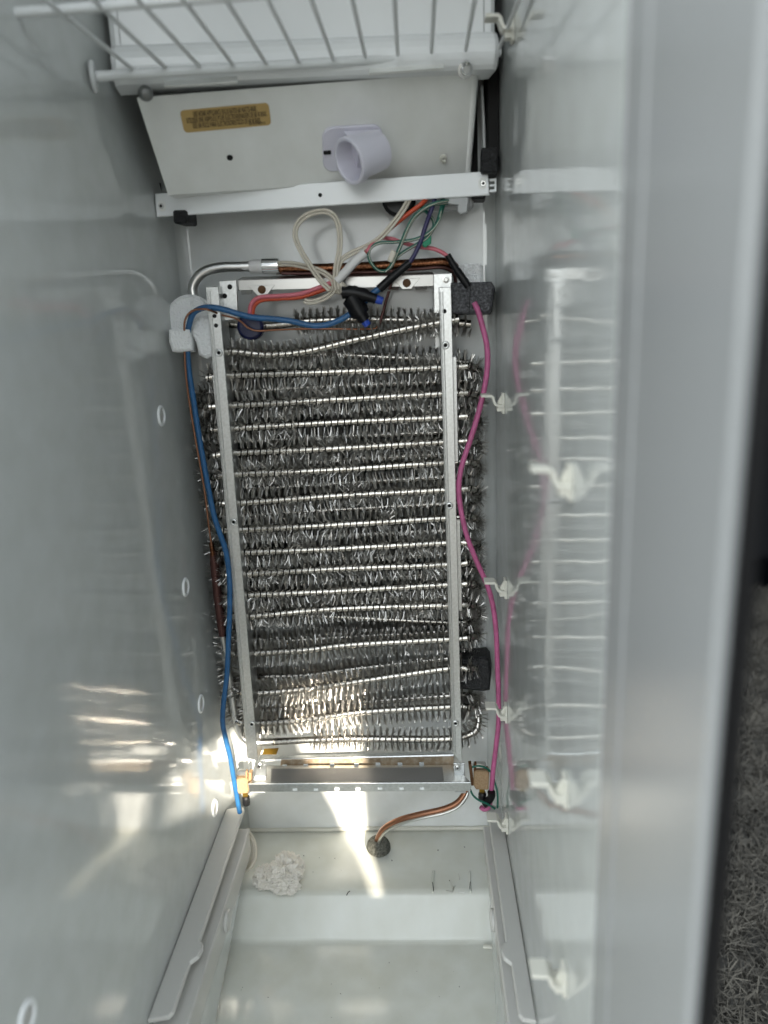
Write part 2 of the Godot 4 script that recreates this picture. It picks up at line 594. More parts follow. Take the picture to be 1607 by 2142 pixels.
func surroundings() -> void:
	var fy := -0.25
	var st := new_st()
	quad(st, Vector3(-20, fy, -20), Vector3(20, fy, -20), Vector3(20, fy, 20), Vector3(-20, fy, 20), Vector3.UP)
	obj("floor", st, M.carpet).set_meta("kind", "structure")
	# pile of the shag carpet beside the freezer
	var blade := new_st()
	for i in 12:
		var a := TAU * i / 12.0 + rng.randf() * 0.6
		var d := Vector3(cos(a), 0, sin(a))
		var w := Vector3(-d.z, 0, d.x) * 0.0010
		var h := rng.randf_range(0.6, 1.3)
		var b := d * 0.004
		var m := d * 0.014 + Vector3.UP * 0.022 * h
		var e := d * 0.034 * h + Vector3.UP * 0.028 * h
		quad(blade, b - w, b + w, m + w, m - w, d)
		quad(blade, m - w, m + w, e + w * 0.4, e - w * 0.4, Vector3.UP)
	var mm := MultiMesh.new()
	mm.transform_format = MultiMesh.TRANSFORM_3D
	mm.use_colors = true
	mm.mesh = blade.commit()
	var spots := []
	var x := 0.20
	while x < 1.25:
		var z := -1.5
		while z < 0.75:
			spots.append(Vector3(x + rng.randf_range(-0.012, 0.012), fy, z + rng.randf_range(-0.012, 0.012)))
			z += 0.015
		x += 0.015
	mm.instance_count = spots.size()
	var patch := FastNoiseLite.new()
	patch.seed = 4
	patch.frequency = 0.12
	for i in spots.size():
		var s := rng.randf_range(0.5, 1.0)
		mm.set_instance_transform(i, Transform3D(Basis.from_euler(Vector3(rng.randf_range(-0.3, 0.3), rng.randf() * TAU, rng.randf_range(-0.3, 0.3))).scaled(Vector3.ONE * s), spots[i]))
		var g := rng.randf_range(0.55, 1.2) * (1.0 + 0.7 * patch.get_noise_2d(spots[i].x * 100.0, spots[i].z * 100.0))
		mm.set_instance_color(i, Color(0.066 * g, 0.060 * g, 0.050 * g))
	var pile := MultiMeshInstance3D.new()
	pile.name = "carpet_pile"
	pile.multimesh = mm
	var cm := mat(1, 1, 1, 1.0)
	cm.vertex_color_use_as_albedo = true
	pile.material_override = cm
	add_child(pile)
	tag(pile, "grey shag carpet on the floor outside the freezer's right edge", "carpet")
	pile.set_meta("kind", "stuff")
	# dark wall of the room beyond
	st = new_st()
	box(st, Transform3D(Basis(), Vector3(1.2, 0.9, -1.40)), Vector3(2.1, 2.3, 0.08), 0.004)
	obj("room_and_blocker_wall", st, M.dark_wall).set_meta("kind", "structure")
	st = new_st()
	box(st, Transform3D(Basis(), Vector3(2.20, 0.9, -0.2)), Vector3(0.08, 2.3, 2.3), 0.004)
	obj("room_and_blocker_wall", st, M.dark_wall).set_meta("kind", "structure")
	st = new_st()  # added unseen wall that keeps the sun off carpet and frame edge
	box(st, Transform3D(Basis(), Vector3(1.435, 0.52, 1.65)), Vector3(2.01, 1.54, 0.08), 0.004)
	obj("room_and_blocker_wall", st, M.dark_wall).set_meta("kind", "structure")
	# added unseen sheet behind the viewer, holes cut to shape the sun patches
	var zc := 2.0
	var top := 1.55
	var s := zc - 0.95
	var off := Vector2(0.258 * s, 0.48 * s)
	var hole_a := PackedVector2Array([Vector2(0.135, 0.596), Vector2(0.0876, 0.5960), Vector2(0.0630, 0.5901), Vector2(0.0472, 0.5827), Vector2(0.0356, 0.5619), Vector2(0.0295, 0.5307), Vector2(0.0374, 0.5255), Vector2(0.0493, 0.5208), Vector2(0.0666, 0.5062), Vector2(0.088, 0.500), Vector2(0.128, 0.522)])
	var hole_b := PackedVector2Array([Vector2(0.150, 0.656), Vector2(0.30, 0.660), Vector2(0.30, 0.402), Vector2(0.2275, 0.404), Vector2(0.2270, 0.419), Vector2(0.208, 0.4806), Vector2(0.176, 0.555), Vector2(0.156, 0.61)])
	var csg := CSGCombiner3D.new()
	csg.name = "sun_blocker"
	var body := CSGBox3D.new()
	body.name = "blocker_sheet"
	body.size = Vector3(0.60, top, 0.012)
	body.position = Vector3(0.45, top / 2.0 + 0.42, zc)
	body.material = M.blocker_sheet
	csg.add_child(body)
	for h in [hole_a, hole_b]:
		var poly := PackedVector2Array()
		for q in h:
			poly.append(q + off)
		var cut := CSGPolygon3D.new()
		cut.name = "gap" if h == hole_a else "slit"
		cut.operation = CSGShape3D.OPERATION_SUBTRACTION
		cut.polygon = poly
		cut.depth = 0.1
		cut.position = Vector3(0, 0, zc + 0.05)
		cut.material = M.blocker_sheet
		csg.add_child(cut)
	csg.set_meta("kind", "structure")
	add_child(csg)

func extrude_zx(st: SurfaceTool, poly: PackedVector2Array, y0: float, y1: float) -> void:   # outline in (x, z), standing between two heights
	var flipped := PackedVector2Array()
	for q in poly:
		flipped.append(Vector2(q.x, -q.y))
	prism(st, Transform3D(Basis(Vector3.RIGHT, Vector3(0, 0, -1), Vector3.UP), Vector3(0, y1, 0)), flipped, y1 - y0)

func extrude_x(st: SurfaceTool, poly: PackedVector2Array, x0: float, x1: float, bev := 0.0) -> void:   # outline in (z, y), lying between two x
	var flipped := PackedVector2Array()
	for q in poly:
		flipped.append(Vector2(-q.x, q.y))
	prism(st, Transform3D(Basis(Vector3(0, 0, -1), Vector3.UP, Vector3.RIGHT), Vector3(x1, 0, 0)), flipped, x1 - x0, bev)

func cabinet() -> void:
	var t := thing("freezer_cabinet", "open white freezer cabinet with glossy liner walls around the bare cooling coil", "freezer")
	var st := new_st()
	box(st, Transform3D(Basis(), Vector3(0, 0.50, -0.015)), Vector3(2 * XW - 0.022, 1.06, 0.03))
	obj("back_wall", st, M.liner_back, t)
	for s in [-1.0, 1.0]:
		var poly := PackedVector2Array([Vector2(-0.20, -0.03), Vector2(-XW + 0.011, -0.03)])
		poly.append_array(arc2(Vector2(-XW + 0.011, 0.011), 0.011, 270, 180, 10))
		poly.append_array([Vector2(-XW, 0.486), Vector2(-0.20, 0.486)])
		for i in poly.size():
			poly[i].x *= -s
		st = new_st()
		extrude_zx(st, poly, -0.12, 1.03)
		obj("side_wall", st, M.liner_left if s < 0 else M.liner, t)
		# front lip and outer frame panel
		st = new_st()
		box(st, Transform3D(Basis(), Vector3(s * (XW + 0.0215), 0.455, 0.5003)), Vector3(0.043, 1.15, 0.0275), 0.0012)
		obj("front_lip", st, M.frame, t)
		st = new_st()
		box(st, Transform3D(Basis(), Vector3(s * (XW + 0.0021), 0.455, 0.5600)), Vector3(0.0038, 1.15, 0.090), 0.0015)
		obj("frame_panel", st, M.frame, t)
		st = new_st()
		box(st, Transform3D(Basis(), Vector3(s * (XW + 0.0100), 0.455, 0.556)), Vector3(0.009, 1.15, 0.08), 0.002)
		obj("gasket", st, M.black, t)
	st = new_st()
	box(st, Transform3D(Basis(), Vector3(0, 1.045, 0.225)), Vector3(0.44, 0.028, 0.51), 0.002)
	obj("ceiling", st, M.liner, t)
	# floor: rear shelf, rounded step down, lower floor
	var prof := PackedVector2Array([Vector2(0.0, -0.12), Vector2(0.0, -0.0005), Vector2(0.094, -0.0005)])
	prof.append_array(arc2(Vector2(0.096, -0.014), 0.0135, 84, 40, 6))
	prof.append_array(arc2(Vector2(0.141, -0.0225), 0.0125, 222, 268, 5))
	prof.append_array([Vector2(0.486, -0.0365), Vector2(0.486, -0.12)])
	st = new_st()
	extrude_x(st, prof, -XW, XW)
	obj("floor_panel", st, M.floor, t)
	# pressed recess at the right of the rear floor: two short ribs
	for u in [907, 984]:
		st = new_st()
		var a: Vector3 = Vector3(0.0786, 0.0000, 0.0715) if u == 907 else Vector3(0.1190, 0.0000, 0.0719)
		var b: Vector3 = Vector3(0.0769, 0.0000, 0.1035) if u == 907 else Vector3(0.1184, 0.0000, 0.1038)
		tube(st, [a, a.lerp(b, 0.5) + Vector3(0, 0.0004, 0), b], 0.0012, 8)
		obj("pressed_rib", st, M.floor, t)
	# bead of sealant along the rear seam and down the left joint
	st = new_st()
	var pts := []
	for i in 25:
		pts.append(Vector3(lerpf(-0.15, 0.15, i / 24.0), 0.002 + rng.randf_range(-0.0004, 0.0006), 0.0012 + rng.randf_range(-0.0005, 0.0005)))
	tube(st, pts, 0.0026, 8)
	obj("sealant_bead", st, M.caulk, t)
	st = new_st()
	pts = []
	for i in 22:
		pts.append(Vector3(-0.1430 + 0.0130 * i / 21.0 + rng.randf_range(-0.0006, 0.0006), -0.0350 - 0.0008 * i / 21.0, 0.140 + 0.18 * i / 21.0))
	tube(st, pts, 0.0022, 7)
	obj("sealant_bead", st, M.caulk, t)

func slide_rails() -> void:
	for s in [-1.0, 1.0]:
		var t := thing("drawer_rail", "grey-white plastic drawer rail along the %s foot of the freezer wall" % ("left" if s < 0 else "right"), "rail", "drawer rails at the foot of the side walls")
		var w0 := XW - 0.0006
		var e1 := 0.1335 if s < 0 else 0.1408
		var e2 := 0.1262 if s < 0 else 0.1347
		# upper flange with rounded rear end and a half-round bump on its edge
		var plan := PackedVector2Array([Vector2(w0, 0.32), Vector2(w0, 0.053)])
		plan.append_array(arc2(Vector2(e1 + 0.008, 0.061), 0.008, 290, 180, 6))
		plan.append(Vector2(e1, 0.245))
		plan.append_array(arc2(Vector2(e1, 0.256), 0.006, 110, 260, 8) if false else PackedVector2Array([Vector2(e1 - 0.004, 0.249), Vector2(e1 - 0.0055, 0.256), Vector2(e1 - 0.004, 0.263), Vector2(e1 + 0.002, 0.268)]))
		plan.append(Vector2(e1 + 0.002, 0.316))
		plan.append(Vector2(e1 + 0.005, 0.32))
		var st := new_st()
		var n := plan.size()
		var flip := PackedVector2Array()
		for q in plan:
			flip.append(Vector2(s * q.x, -q.y))
		var tilt := Basis(Vector3(0, 0, 1), s * -0.22)
		var up := tilt * Vector3.UP
		prism(st, Transform3D(Basis(tilt * Vector3.RIGHT, Vector3(0, 0, -1), up), Vector3(s * XW, 0.0705, 0) - tilt * Vector3(s * XW, 0, 0)), flip, 0.0035, 0.0008)
		obj("top_flange", st, M.rail_plastic, t)
		# lower ledge and web under it
		st = new_st()
		box(st, Transform3D(Basis(), Vector3(s * (e2 + XW) / 2.0, 0.0555, 0.1975)), Vector3(XW - e2 - 0.0006, 0.004, 0.256), 0.0012)
		obj("ledge", st, M.rail_plastic, t)
		st = new_st()
		box(st, Transform3D(Basis(), Vector3(s * (e2 + 0.0021), 0.0408, 0.1985)), Vector3(0.0026, 0.025, 0.252), 0.0008)
		obj("web", st, M.rail_plastic, t)
		st = new_st()
		lathe(st, along(Vector3(s * (e2 + 0.0006), 0.042, 0.187), Vector3(-s, 0, 0)), [Vector2(0.0105, 0.0), Vector2(0.0105, 0.0020), Vector2(0.0092, 0.0032), Vector2(0, 0.0032)], 20)
		obj("stop_boss", st, M.rail_plastic, t)
		# side ledge of the liner that carries the rail
		st = new_st()
		var lo := 0.1315 if s < 0 else 0.1385
		hexa(st, [Vector3(s * lo, 0.0275, 0.07), Vector3(s * lo, 0.0275, 0.32), Vector3(s * 0.1300, -0.042, 0.32), Vector3(s * 0.148, -0.042, 0.07)],
			[Vector3(s * 0.1566, 0.0275, 0.07), Vector3(s * 0.1566, 0.0275, 0.32), Vector3(s * 0.1566, -0.042, 0.32), Vector3(s * 0.1566, -0.042, 0.07)])
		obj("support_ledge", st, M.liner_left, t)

func screw(st: SurfaceTool, at: Vector3, n: Vector3, r: float, h: float) -> void:
	lathe(st, along(at, n), [Vector2(r * 1.45, 0), Vector2(r * 1.45, h * 0.25), Vector2(r, h * 0.3), Vector2(r, h * 0.8), Vector2(r * 0.75, h), Vector2(0, h)], 12)

func upper_cover() -> void:
	var t := thing("upper_cover", "white painted rear cover panel behind the wire shelf with rolled lower edge", "panel")
	var n: Vector3 = Vector3(0.1900, 0.0000, 0.9818)
	var ex := Vector3.UP.cross(n).normalized()
	# rolled lower lip: quarter-round profile swept across, rounded at both ends
	var o: Vector3 = Vector3(-0.0006, 0.7975, 0.1201)
	var xa := -0.1500
	var xb := 0.1505
	var cols := []
	var steps := 26
	for i in steps + 1:
		var u := lerpf(xa, xb, float(i) / steps)
		if i == 1: u = xa + 0.004
		if i == steps - 1: u = xb - 0.004
		var e := 1.0
		if i == 0 or i == steps: e = 0.55
		var base := o + ex * (u - o.x) * 1.015
		base.y = lerpf(0.7895, 0.8005, float(i) / steps)
		var col := []
		col.append(base + Vector3(0, 0.24, 0) - n * 0.004 * (1.0 - e) * 2.0)
		col.append(base + Vector3(0, 0.034, 0) - n * 0.004 * (1.0 - e) * 2.0)
		for k in 9:
			var a := deg_to_rad(90.0 - 20.0 * k)
			col.append(base + Vector3(0, 0.0165 + sin(a) * 0.0145, 0) + n * (cos(a) * 0.012 - 0.004 * (1.0 - e) * 2.0) * 1.0)
		col.append(base + Vector3(0, 0.002, 0) - n * 0.022)
		cols.append(col)
	var st := new_st()
	for i in steps:
		for k in cols[0].size() - 1:
			var na: Vector3 = -(cols[i][k + 1] - cols[i][k]).cross(ex).normalized()
			if na.dot(n) < 0.0 and k < 6:
				na = -na
			quad(st, cols[i][k], cols[i + 1][k], cols[i + 1][k + 1], cols[i][k + 1], na)
	for i in [0, steps]:
		var c: Array = cols[i]
		for k in c.size() - 2:
			var back: Vector3 = c[-1]
			tri(st, c[k], c[k + 1], back, ex * (-1 if i == 0 else 1), ex * (-1 if i == 0 else 1), ex * (-1 if i == 0 else 1))
	obj("panel", st, M.white_paint, t)
	# seams of the two side strips
	for s in [[Vector3(-0.1412, 0.8419, 0.1479), Vector3(-0.1422, 0.7979, 0.1481)], [Vector3(0.1401, 0.8522, 0.0935), Vector3(0.1402, 0.8126, 0.0935)]]:
		st = new_st()
		tube(st, [s[0] + Vector3(0, 0.04, 0), s[1]], 0.0004, 5)
		obj("seam", st, M.grey_plastic, t)
	# two pressed louvres
	for c in [[Vector3(-0.1119, 0.7969, 0.1457), Vector3(-0.0562, 0.8004, 0.1349), Vector3(-0.0549, 0.7923, 0.1439), Vector3(-0.1099, 0.7896, 0.1545)], [Vector3(0.0464, 0.8069, 0.1151), Vector3(0.1073, 0.8113, 0.1033), Vector3(0.1068, 0.8016, 0.1126), Vector3(0.0466, 0.7980, 0.1242)]]:
		st = new_st()
		slab(st, c, -n * 0.006, 0.0008)
		obj("louvre", st, M.ivory, t)
	st = new_st()
	lathe(st, along(Vector3(-0.1245, 0.7853, 0.1548), n + Vector3(0, -0.2, 0)), [Vector2(0.0058, 0), Vector2(0.0055, 0.0015), Vector2(0.0042, 0.0032), Vector2(0.0022, 0.0040), Vector2(0, 0.0042)], 18, true)
	obj("round_screw", st, M.old_screw, t)
	st = new_st()
	lathe(st, along(Vector3(0.1236, 0.8008, 0.1058), n + Vector3(0, -0.2, 0)), [Vector2(0.0062, 0), Vector2(0.0062, 0.001), Vector2(0.0042, 0.0012)], 20)
	lathe(st, along(Vector3(0.1236, 0.8008, 0.1058), n + Vector3(0, -0.2, 0)), [Vector2(0.0038, 0.0008), Vector2(0.0038, 0.0044), Vector2(0.003, 0.005), Vector2(0, 0.005)], 6)
	obj("hex_screw", st, M.chrome, t)

func light_housing() -> void:
	var t := thing("light_housing", "slanted off-white lamp housing panel with a gold warning label", "lamp housing")
	var n: Vector3 = Vector3(0.1836, -0.6239, 0.7597)
	var st := new_st()
	# front panel with rounded right edge, sides running back
	var tl: Vector3 = Vector3(-0.1372, 0.7867, 0.1390)
	var tr: Vector3 = Vector3(0.1363, 0.8042, 0.0873)
	var br: Vector3 = Vector3(0.1331, 0.7331, 0.0296)
	var bl: Vector3 = Vector3(-0.1366, 0.7215, 0.0853)
	var back := Vector3(0.0, 0.0, -0.040)
	var ft := []
	var fb := []
	for i in 6:
		var a := deg_to_rad(18.0 * i)
		var dx := Vector3(0.0055 * (sin(a) - 1.0), 0, 0.0055 * (cos(a) - 1.0))
		ft.append(tr + dx)
		fb.append(br + dx)
	quad(st, tl, ft[0], fb[0], bl, n)
	for i in 5:
		var na := Vector3(sin(deg_to_rad(18.0 * i)), 0, cos(deg_to_rad(18.0 * i)))
		var nb := Vector3(sin(deg_to_rad(18.0 * (i + 1))), 0, cos(deg_to_rad(18.0 * (i + 1))))
		tri(st, ft[i], ft[i + 1], fb[i + 1], na, nb, nb)
		tri(st, ft[i], fb[i + 1], fb[i], na, nb, na)
	quad(st, ft[5], tr + back, br + back, fb[5], Vector3.RIGHT)
	quad(st, tl, tl + back, bl + back, bl, Vector3.LEFT)
	quad(st, bl, bl + back, br + back, br, Vector3.DOWN)
	quad(st, tl + back, tr + back, br + back, bl + back, -n)
	obj("panel", st, M.ivory, t)
	# added black box behind it, standing in for shade in the gap
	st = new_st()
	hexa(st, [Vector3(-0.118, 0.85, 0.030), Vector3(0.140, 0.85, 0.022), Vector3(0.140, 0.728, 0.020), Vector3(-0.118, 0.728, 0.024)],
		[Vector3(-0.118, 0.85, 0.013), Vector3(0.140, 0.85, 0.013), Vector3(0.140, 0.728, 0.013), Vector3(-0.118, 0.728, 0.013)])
	obj("shade_box", st, M.hole, t)
	st = new_st()  # black strip put in where the gap is only shaded
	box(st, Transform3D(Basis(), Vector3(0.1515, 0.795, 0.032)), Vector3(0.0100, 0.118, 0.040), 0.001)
	tag(obj("shade_strip", st, M.hole), "long black strip standing in for shade in the gap right of the lamp housing", "shade strip")
	st = new_st()  # thin grey rod standing in the gap
	tube(st, [Vector3(0.1414, 0.8012, 0.0530), Vector3(0.1429, 0.7699, 0.0530), Vector3(0.1435, 0.7434, 0.0530)], 0.0014, 6)
	obj("gap_rod", st, M.grey_plastic, t)
	# label
	var xdir: Vector3 = (Vector3(-0.0380, 0.7835, 0.1124) - Vector3(-0.1066, 0.7786, 0.1249)).normalized()
	var ydir := n.cross(xdir).normalized()
	var lx := Transform3D(Basis(xdir, ydir, n), Vector3(-0.0728, 0.7739, 0.1138))
	var w: float = Vector3(-0.0373, 0.7762, 0.1063).distance_to(Vector3(-0.1077, 0.7722, 0.1200))
	var h: float = Vector3(-0.0701, 0.7810, 0.1181).distance_to(Vector3(-0.0755, 0.7670, 0.1079))
	st = new_st()
	prism(st, lx, round_rect(w, h, 0.0032), 0.0006, 0.0001)
	var lab := obj("warning_label", st, M.gold, t)
	var font := SystemFont.new()
	font.font_names = PackedStringArray(["Droid Sans"])
	font.font_weight = 700
	var lines := [["USE HOME APPLIANCE BULB RATED 60 WATTS-MAX.", 0.30, 0.0, 0.72], ["UTILISER UNE AMPOULE POUR ELECTROMENAGERS DE 60 W MAX.", 0.04, 0.01, 0.91], ["USE UN FOCO PARA ELECTRODOMESTICOS DE 60 W MAX.", -0.22, 0.0, 0.78], ["241701746P013", -0.36, 0.34, 0.19]]
	for l in lines:
		var tm := TextMesh.new()
		tm.text = l[0]
		tm.font = font
		tm.font_size = 24
		tm.pixel_size = 0.001
		tm.depth = 0.004
		tm.curve_step = 2.0
		var box_ := tm.get_aabb()
		var o := obj("lettering", tm, M.print, lab)
		var sx: float = w * l[3] / maxf(box_.size.x, 1e-4)
		var sy: float = (h * (0.235 if l[3] > 0.3 else 0.09)) / maxf(box_.size.y, 1e-4)
		o.transform = lx * Transform3D(Basis().scaled(Vector3(sx, sy, 0.05)), Vector3(w * l[2] - sx * box_.get_center().x, h * l[1] - sy * box_.get_center().y, 0.0002))
	# hole and small plastic rivet
	st = new_st()
	lathe(st, along(Vector3(-0.0773, 0.7476, 0.0929), n), [Vector2(0.0026, 0), Vector2(0, 0.0002)], 16)
	obj("screw_hole", st, M.hole, t)
	st = new_st()
	lathe(st, along(Vector3(0.1066, 0.7462, 0.0468), n), [Vector2(0.0034, 0), Vector2(0.003, 0.002), Vector2(0.0012, 0.0026), Vector2(0.001, 0.001)], 14)
	box(st, facing(Vector3(0.1074, 0.7430, 0.0466), n), Vector3(0.0034, 0.003, 0.004), 0.0006)
	obj("plastic_rivet", st, M.nylon, t)
	# lower mounting bar
	t = thing("mounting_bar", "white metal mounting bar below the lamp housing with a screw slot at each end", "bar")
	st = new_st()
	slab(st, [Vector3(-0.1556, 0.7265, 0.0625), Vector3(0.1455, 0.7307, 0.0625), Vector3(0.1467, 0.7109, 0.0625), Vector3(-0.1567, 0.7066, 0.0625)], Vector3(0, 0, -0.003), 0.0008)
	slab(st, [Vector3(-0.1433, 0.7250, 0.0600), Vector3(0.1301, 0.7295, 0.0600), Vector3(0.1367, 0.7304, 0.0622), Vector3(-0.1549, 0.7257, 0.0622)], Vector3(0, -0.002, 0.0))
	obj("bar", st, M.white_paint, t)
	for e in [[Vector3(-0.1502, 0.7157, 0.0627), -1.0], [Vector3(0.1404, 0.7207, 0.0627), 1.0]]:
		st = new_st()
		prism(st, facing(e[0], Vector3(0, 0, 1)), round_rect(0.0072, 0.0095, 0.0035), 0.0008, 0.0002)
		var slot := obj("screw_slot", st, M.ivory, t)
		st = new_st()
		lathe(st, along(e[0] + Vector3(0.0008 * e[1], 0, 0.0003), Vector3(0, 0, 1)), [Vector2(0.0026, 0), Vector2(0.0022, 0.0008), Vector2(0.0014, 0.0008)], 14)
		obj("screw_rim", st, M.steel, slot)
		st = new_st()
		lathe(st, along(e[0] + Vector3(0.0008 * e[1], 0, 0.0004), Vector3(0, 0, 1)), [Vector2(0.0015, 0), Vector2(0, 0.0003)], 12)
		obj("screw_hole", st, M.hole, slot)
	st = new_st()
	lathe(st, along(Vector3(-0.0050, 0.7181, 0.0627), Vector3(0, 0, 1)), [Vector2(0.0018, 0), Vector2(0, 0.0002)], 14)
	obj("bolt_hole", st, M.hole, t)
	for e in [[317, 436], [1033, 389]]:
		var c: Vector3 = Vector3(-0.1602, 0.7154, 0.0580) if e[0] == 317 else Vector3(0.1501, 0.7193, 0.0580)
		st = new_st()
		box(st, Transform3D(Basis(), c + Vector3(0, 0.0045, 0)), Vector3(0.0062, 0.0022, 0.004), 0.0004)
		box(st, Transform3D(Basis(), c), Vector3(0.0062, 0.0018, 0.004), 0.0004)
		box(st, Transform3D(Basis(), c - Vector3(0, 0.0045, 0)), Vector3(0.0062, 0.0022, 0.004), 0.0004)
		box(st, Transform3D(Basis(), c + Vector3(0.0022 * signf(c.x), 0, 0)), Vector3(0.0018, 0.0115, 0.0042), 0.0004)
		obj("end_tab", st, M.white_paint, t)
	lamp_socket(n)

func lamp_socket(n: Vector3) -> void:
	var t := thing("lamp_socket", "lilac white plastic lamp socket with its empty collar open to the lower left", "lamp socket")
	var hx: Vector3 = (Vector3(0.0525, 0.7501, 0.0631) - Vector3(0.0025, 0.7480, 0.0735)).normalized()
	var hy := n.cross(hx).normalized()
	var px := Transform3D(Basis(hx, hy, n), Vector3(0.0272, 0.7525, 0.0741))
	var st := new_st()
	prism(st, px, round_rect(0.0525, 0.0395, 0.009), 0.0026, 0.0008)
	obj("base_plate", st, M.socket, t)
	st = new_st()
	box(st, px * Transform3D(Basis(), Vector3(-0.0225, -0.0015, 0.0003)), Vector3(0.0065, 0.0030, 0.002), 0.0003)
	obj("latch_slot", st, M.hole, t)
	# collar: hollow cylinder with a wider lip
	var mouth: Vector3 = Vector3(0.0253, 0.7374, 0.1060)
	var rear: Vector3 = Vector3(0.0509, 0.7490, 0.0850)
	var ax := (mouth - rear).normalized()
	var len := mouth.distance_to(rear)
	var cx := along(rear, ax)
	st = new_st()
	lathe(st, cx, [Vector2(0, 0), Vector2(0.0150, 0), Vector2(0.0164, 0.001), Vector2(0.0172, len - 0.009), Vector2(0.0188, len - 0.0085), Vector2(0.0190, len - 0.0006), Vector2(0.0184, len), Vector2(0.0164, len), Vector2(0.0158, len - 0.001), Vector2(0.0148, 0.006), Vector2(0, 0.005)], 36)
	obj("collar", st, M.socket, t)
	st = new_st()
	box(st, cx * Transform3D(Basis(), Vector3(0.006, 0.007, 0.009)), Vector3(0.004, 0.004, 0.002), 0.0003)
	obj("contact", st, M.brass, t)
	# hood that carries the collar on the plate
	st = new_st()
	var a := px.origin
	var f := [a + hx * -0.008 + hy * 0.0165 + n * 0.0005, a + hx * 0.024 + hy * 0.0165 + n * 0.0005, a + hx * 0.0255 - hy * 0.015 + n * 0.0005, a + hx * -0.006 - hy * 0.012 + n * 0.0005]
	var g := [a + hx * 0.001 + hy * 0.0120 + n * 0.021, a + hx * 0.0225 + hy * 0.0145 + n * 0.016, a + hx * 0.0235 - hy * 0.012 + n * 0.014, a + hx * 0.001 - hy * 0.006 + n * 0.019]
	hexa(st, g, f)
	obj("hood", st, M.socket, t)

func shelf() -> void:
	var t := thing("wire_shelf", "white coated wire shelf across the top of the freezer", "shelf")
	var l := Vector3(-0.153, 0.7925, 0.178)
	var r := Vector3(0.1535, 0.8168, 0.090)
	var st := new_st()
	tube(st, [l, l.lerp(r, 0.5), r], 0.0036, 14)
	obj("rear_rod", st, M.wire_white, t)
	st = new_st()
	lathe(st, along(l + Vector3(-0.0035, 0, 0), Vector3(1, 0.02, -0.25)), [Vector2(0.0040, 0.0), Vector2(0.0105, 0.0), Vector2(0.0112, 0.0015), Vector2(0.0100, 0.0032), Vector2(0.0040, 0.0034)], 24)
	obj("end_washer", st, M.wire_white, t)
	# second cross rod nearer the viewer, resting on the wires
	var l2: Vector3 = Vector3(-0.1597, 0.7998, 0.2849)
	var r2: Vector3 = Vector3(0.0029, 0.8060, 0.2725)
	var dirx := (r2 - l2).normalized()
	st = new_st()
	tube(st, [l2, l2 + dirx * 0.14, l2 + dirx * (0.153 - l2.x) / dirx.x], 0.0031, 12)
	obj("cross_rod", st, M.wire_white, t)
	var tops := [[278, 143, 100, -20], [344, 139, 185, -15], [415, 134, 255, -15], [483, 130, 355, -25], [552, 126, 440, -20], [620, 122, 540, -20], [695, 116, 648, -20], [763, 112, 735, -20], [832, 107, 822, -20], [903, 103, 905, -20], [975, 98, 992, -20], [1045, 94, 1076, -20]]
	var from := [Vector3(-0.1266, 0.7975, 0.1655), Vector3(-0.1040, 0.7990, 0.1601), Vector3(-0.0798, 0.8005, 0.1557), Vector3(-0.0556, 0.8020, 0.1513), Vector3(-0.0313, 0.8035, 0.1470), Vector3(-0.0068, 0.8050, 0.1415), Vector3(0.0196, 0.8065, 0.1381), Vector3(0.0445, 0.8080, 0.1326), Vector3(0.0698, 0.8095, 0.1283), Vector3(0.0965, 0.8110, 0.1237), Vector3(0.1237, 0.8125, 0.1192), Vector3(0.1508, 0.8140, 0.1147)]
	var to := [Vector3(-0.1316, 0.8000, 0.3205), Vector3(-0.1056, 0.8010, 0.2935), Vector3(-0.0811, 0.8020, 0.2864), Vector3(-0.0557, 0.8030, 0.2791), Vector3(-0.0314, 0.8040, 0.2720), Vector3(-0.0068, 0.8050, 0.2649), Vector3(0.0190, 0.8060, 0.2576), Vector3(0.0442, 0.8070, 0.2503), Vector3(0.0706, 0.8080, 0.2429), Vector3(0.0961, 0.8090, 0.2356), Vector3(0.1225, 0.8100, 0.2282), Vector3(0.1523, 0.8110, 0.2202)]
	for i in from.size():
		var f: Vector3 = from[i]
		var d: Vector3 = (to[i] - f).normalized()
		st = new_st()
		tube(st, [f - d * 0.003, f + d * 0.12, f + d * 0.25], 0.0016, 8)
		obj("wire", st, M.wire_white, t)
	for q in [[Vector3(-0.1350, 0.7985, 0.2649), Vector3(-0.1374, 0.7985, 0.3092)], [Vector3(-0.1098, 0.7990, 0.2588), Vector3(-0.1173, 0.7990, 0.3289)]]:
		pass

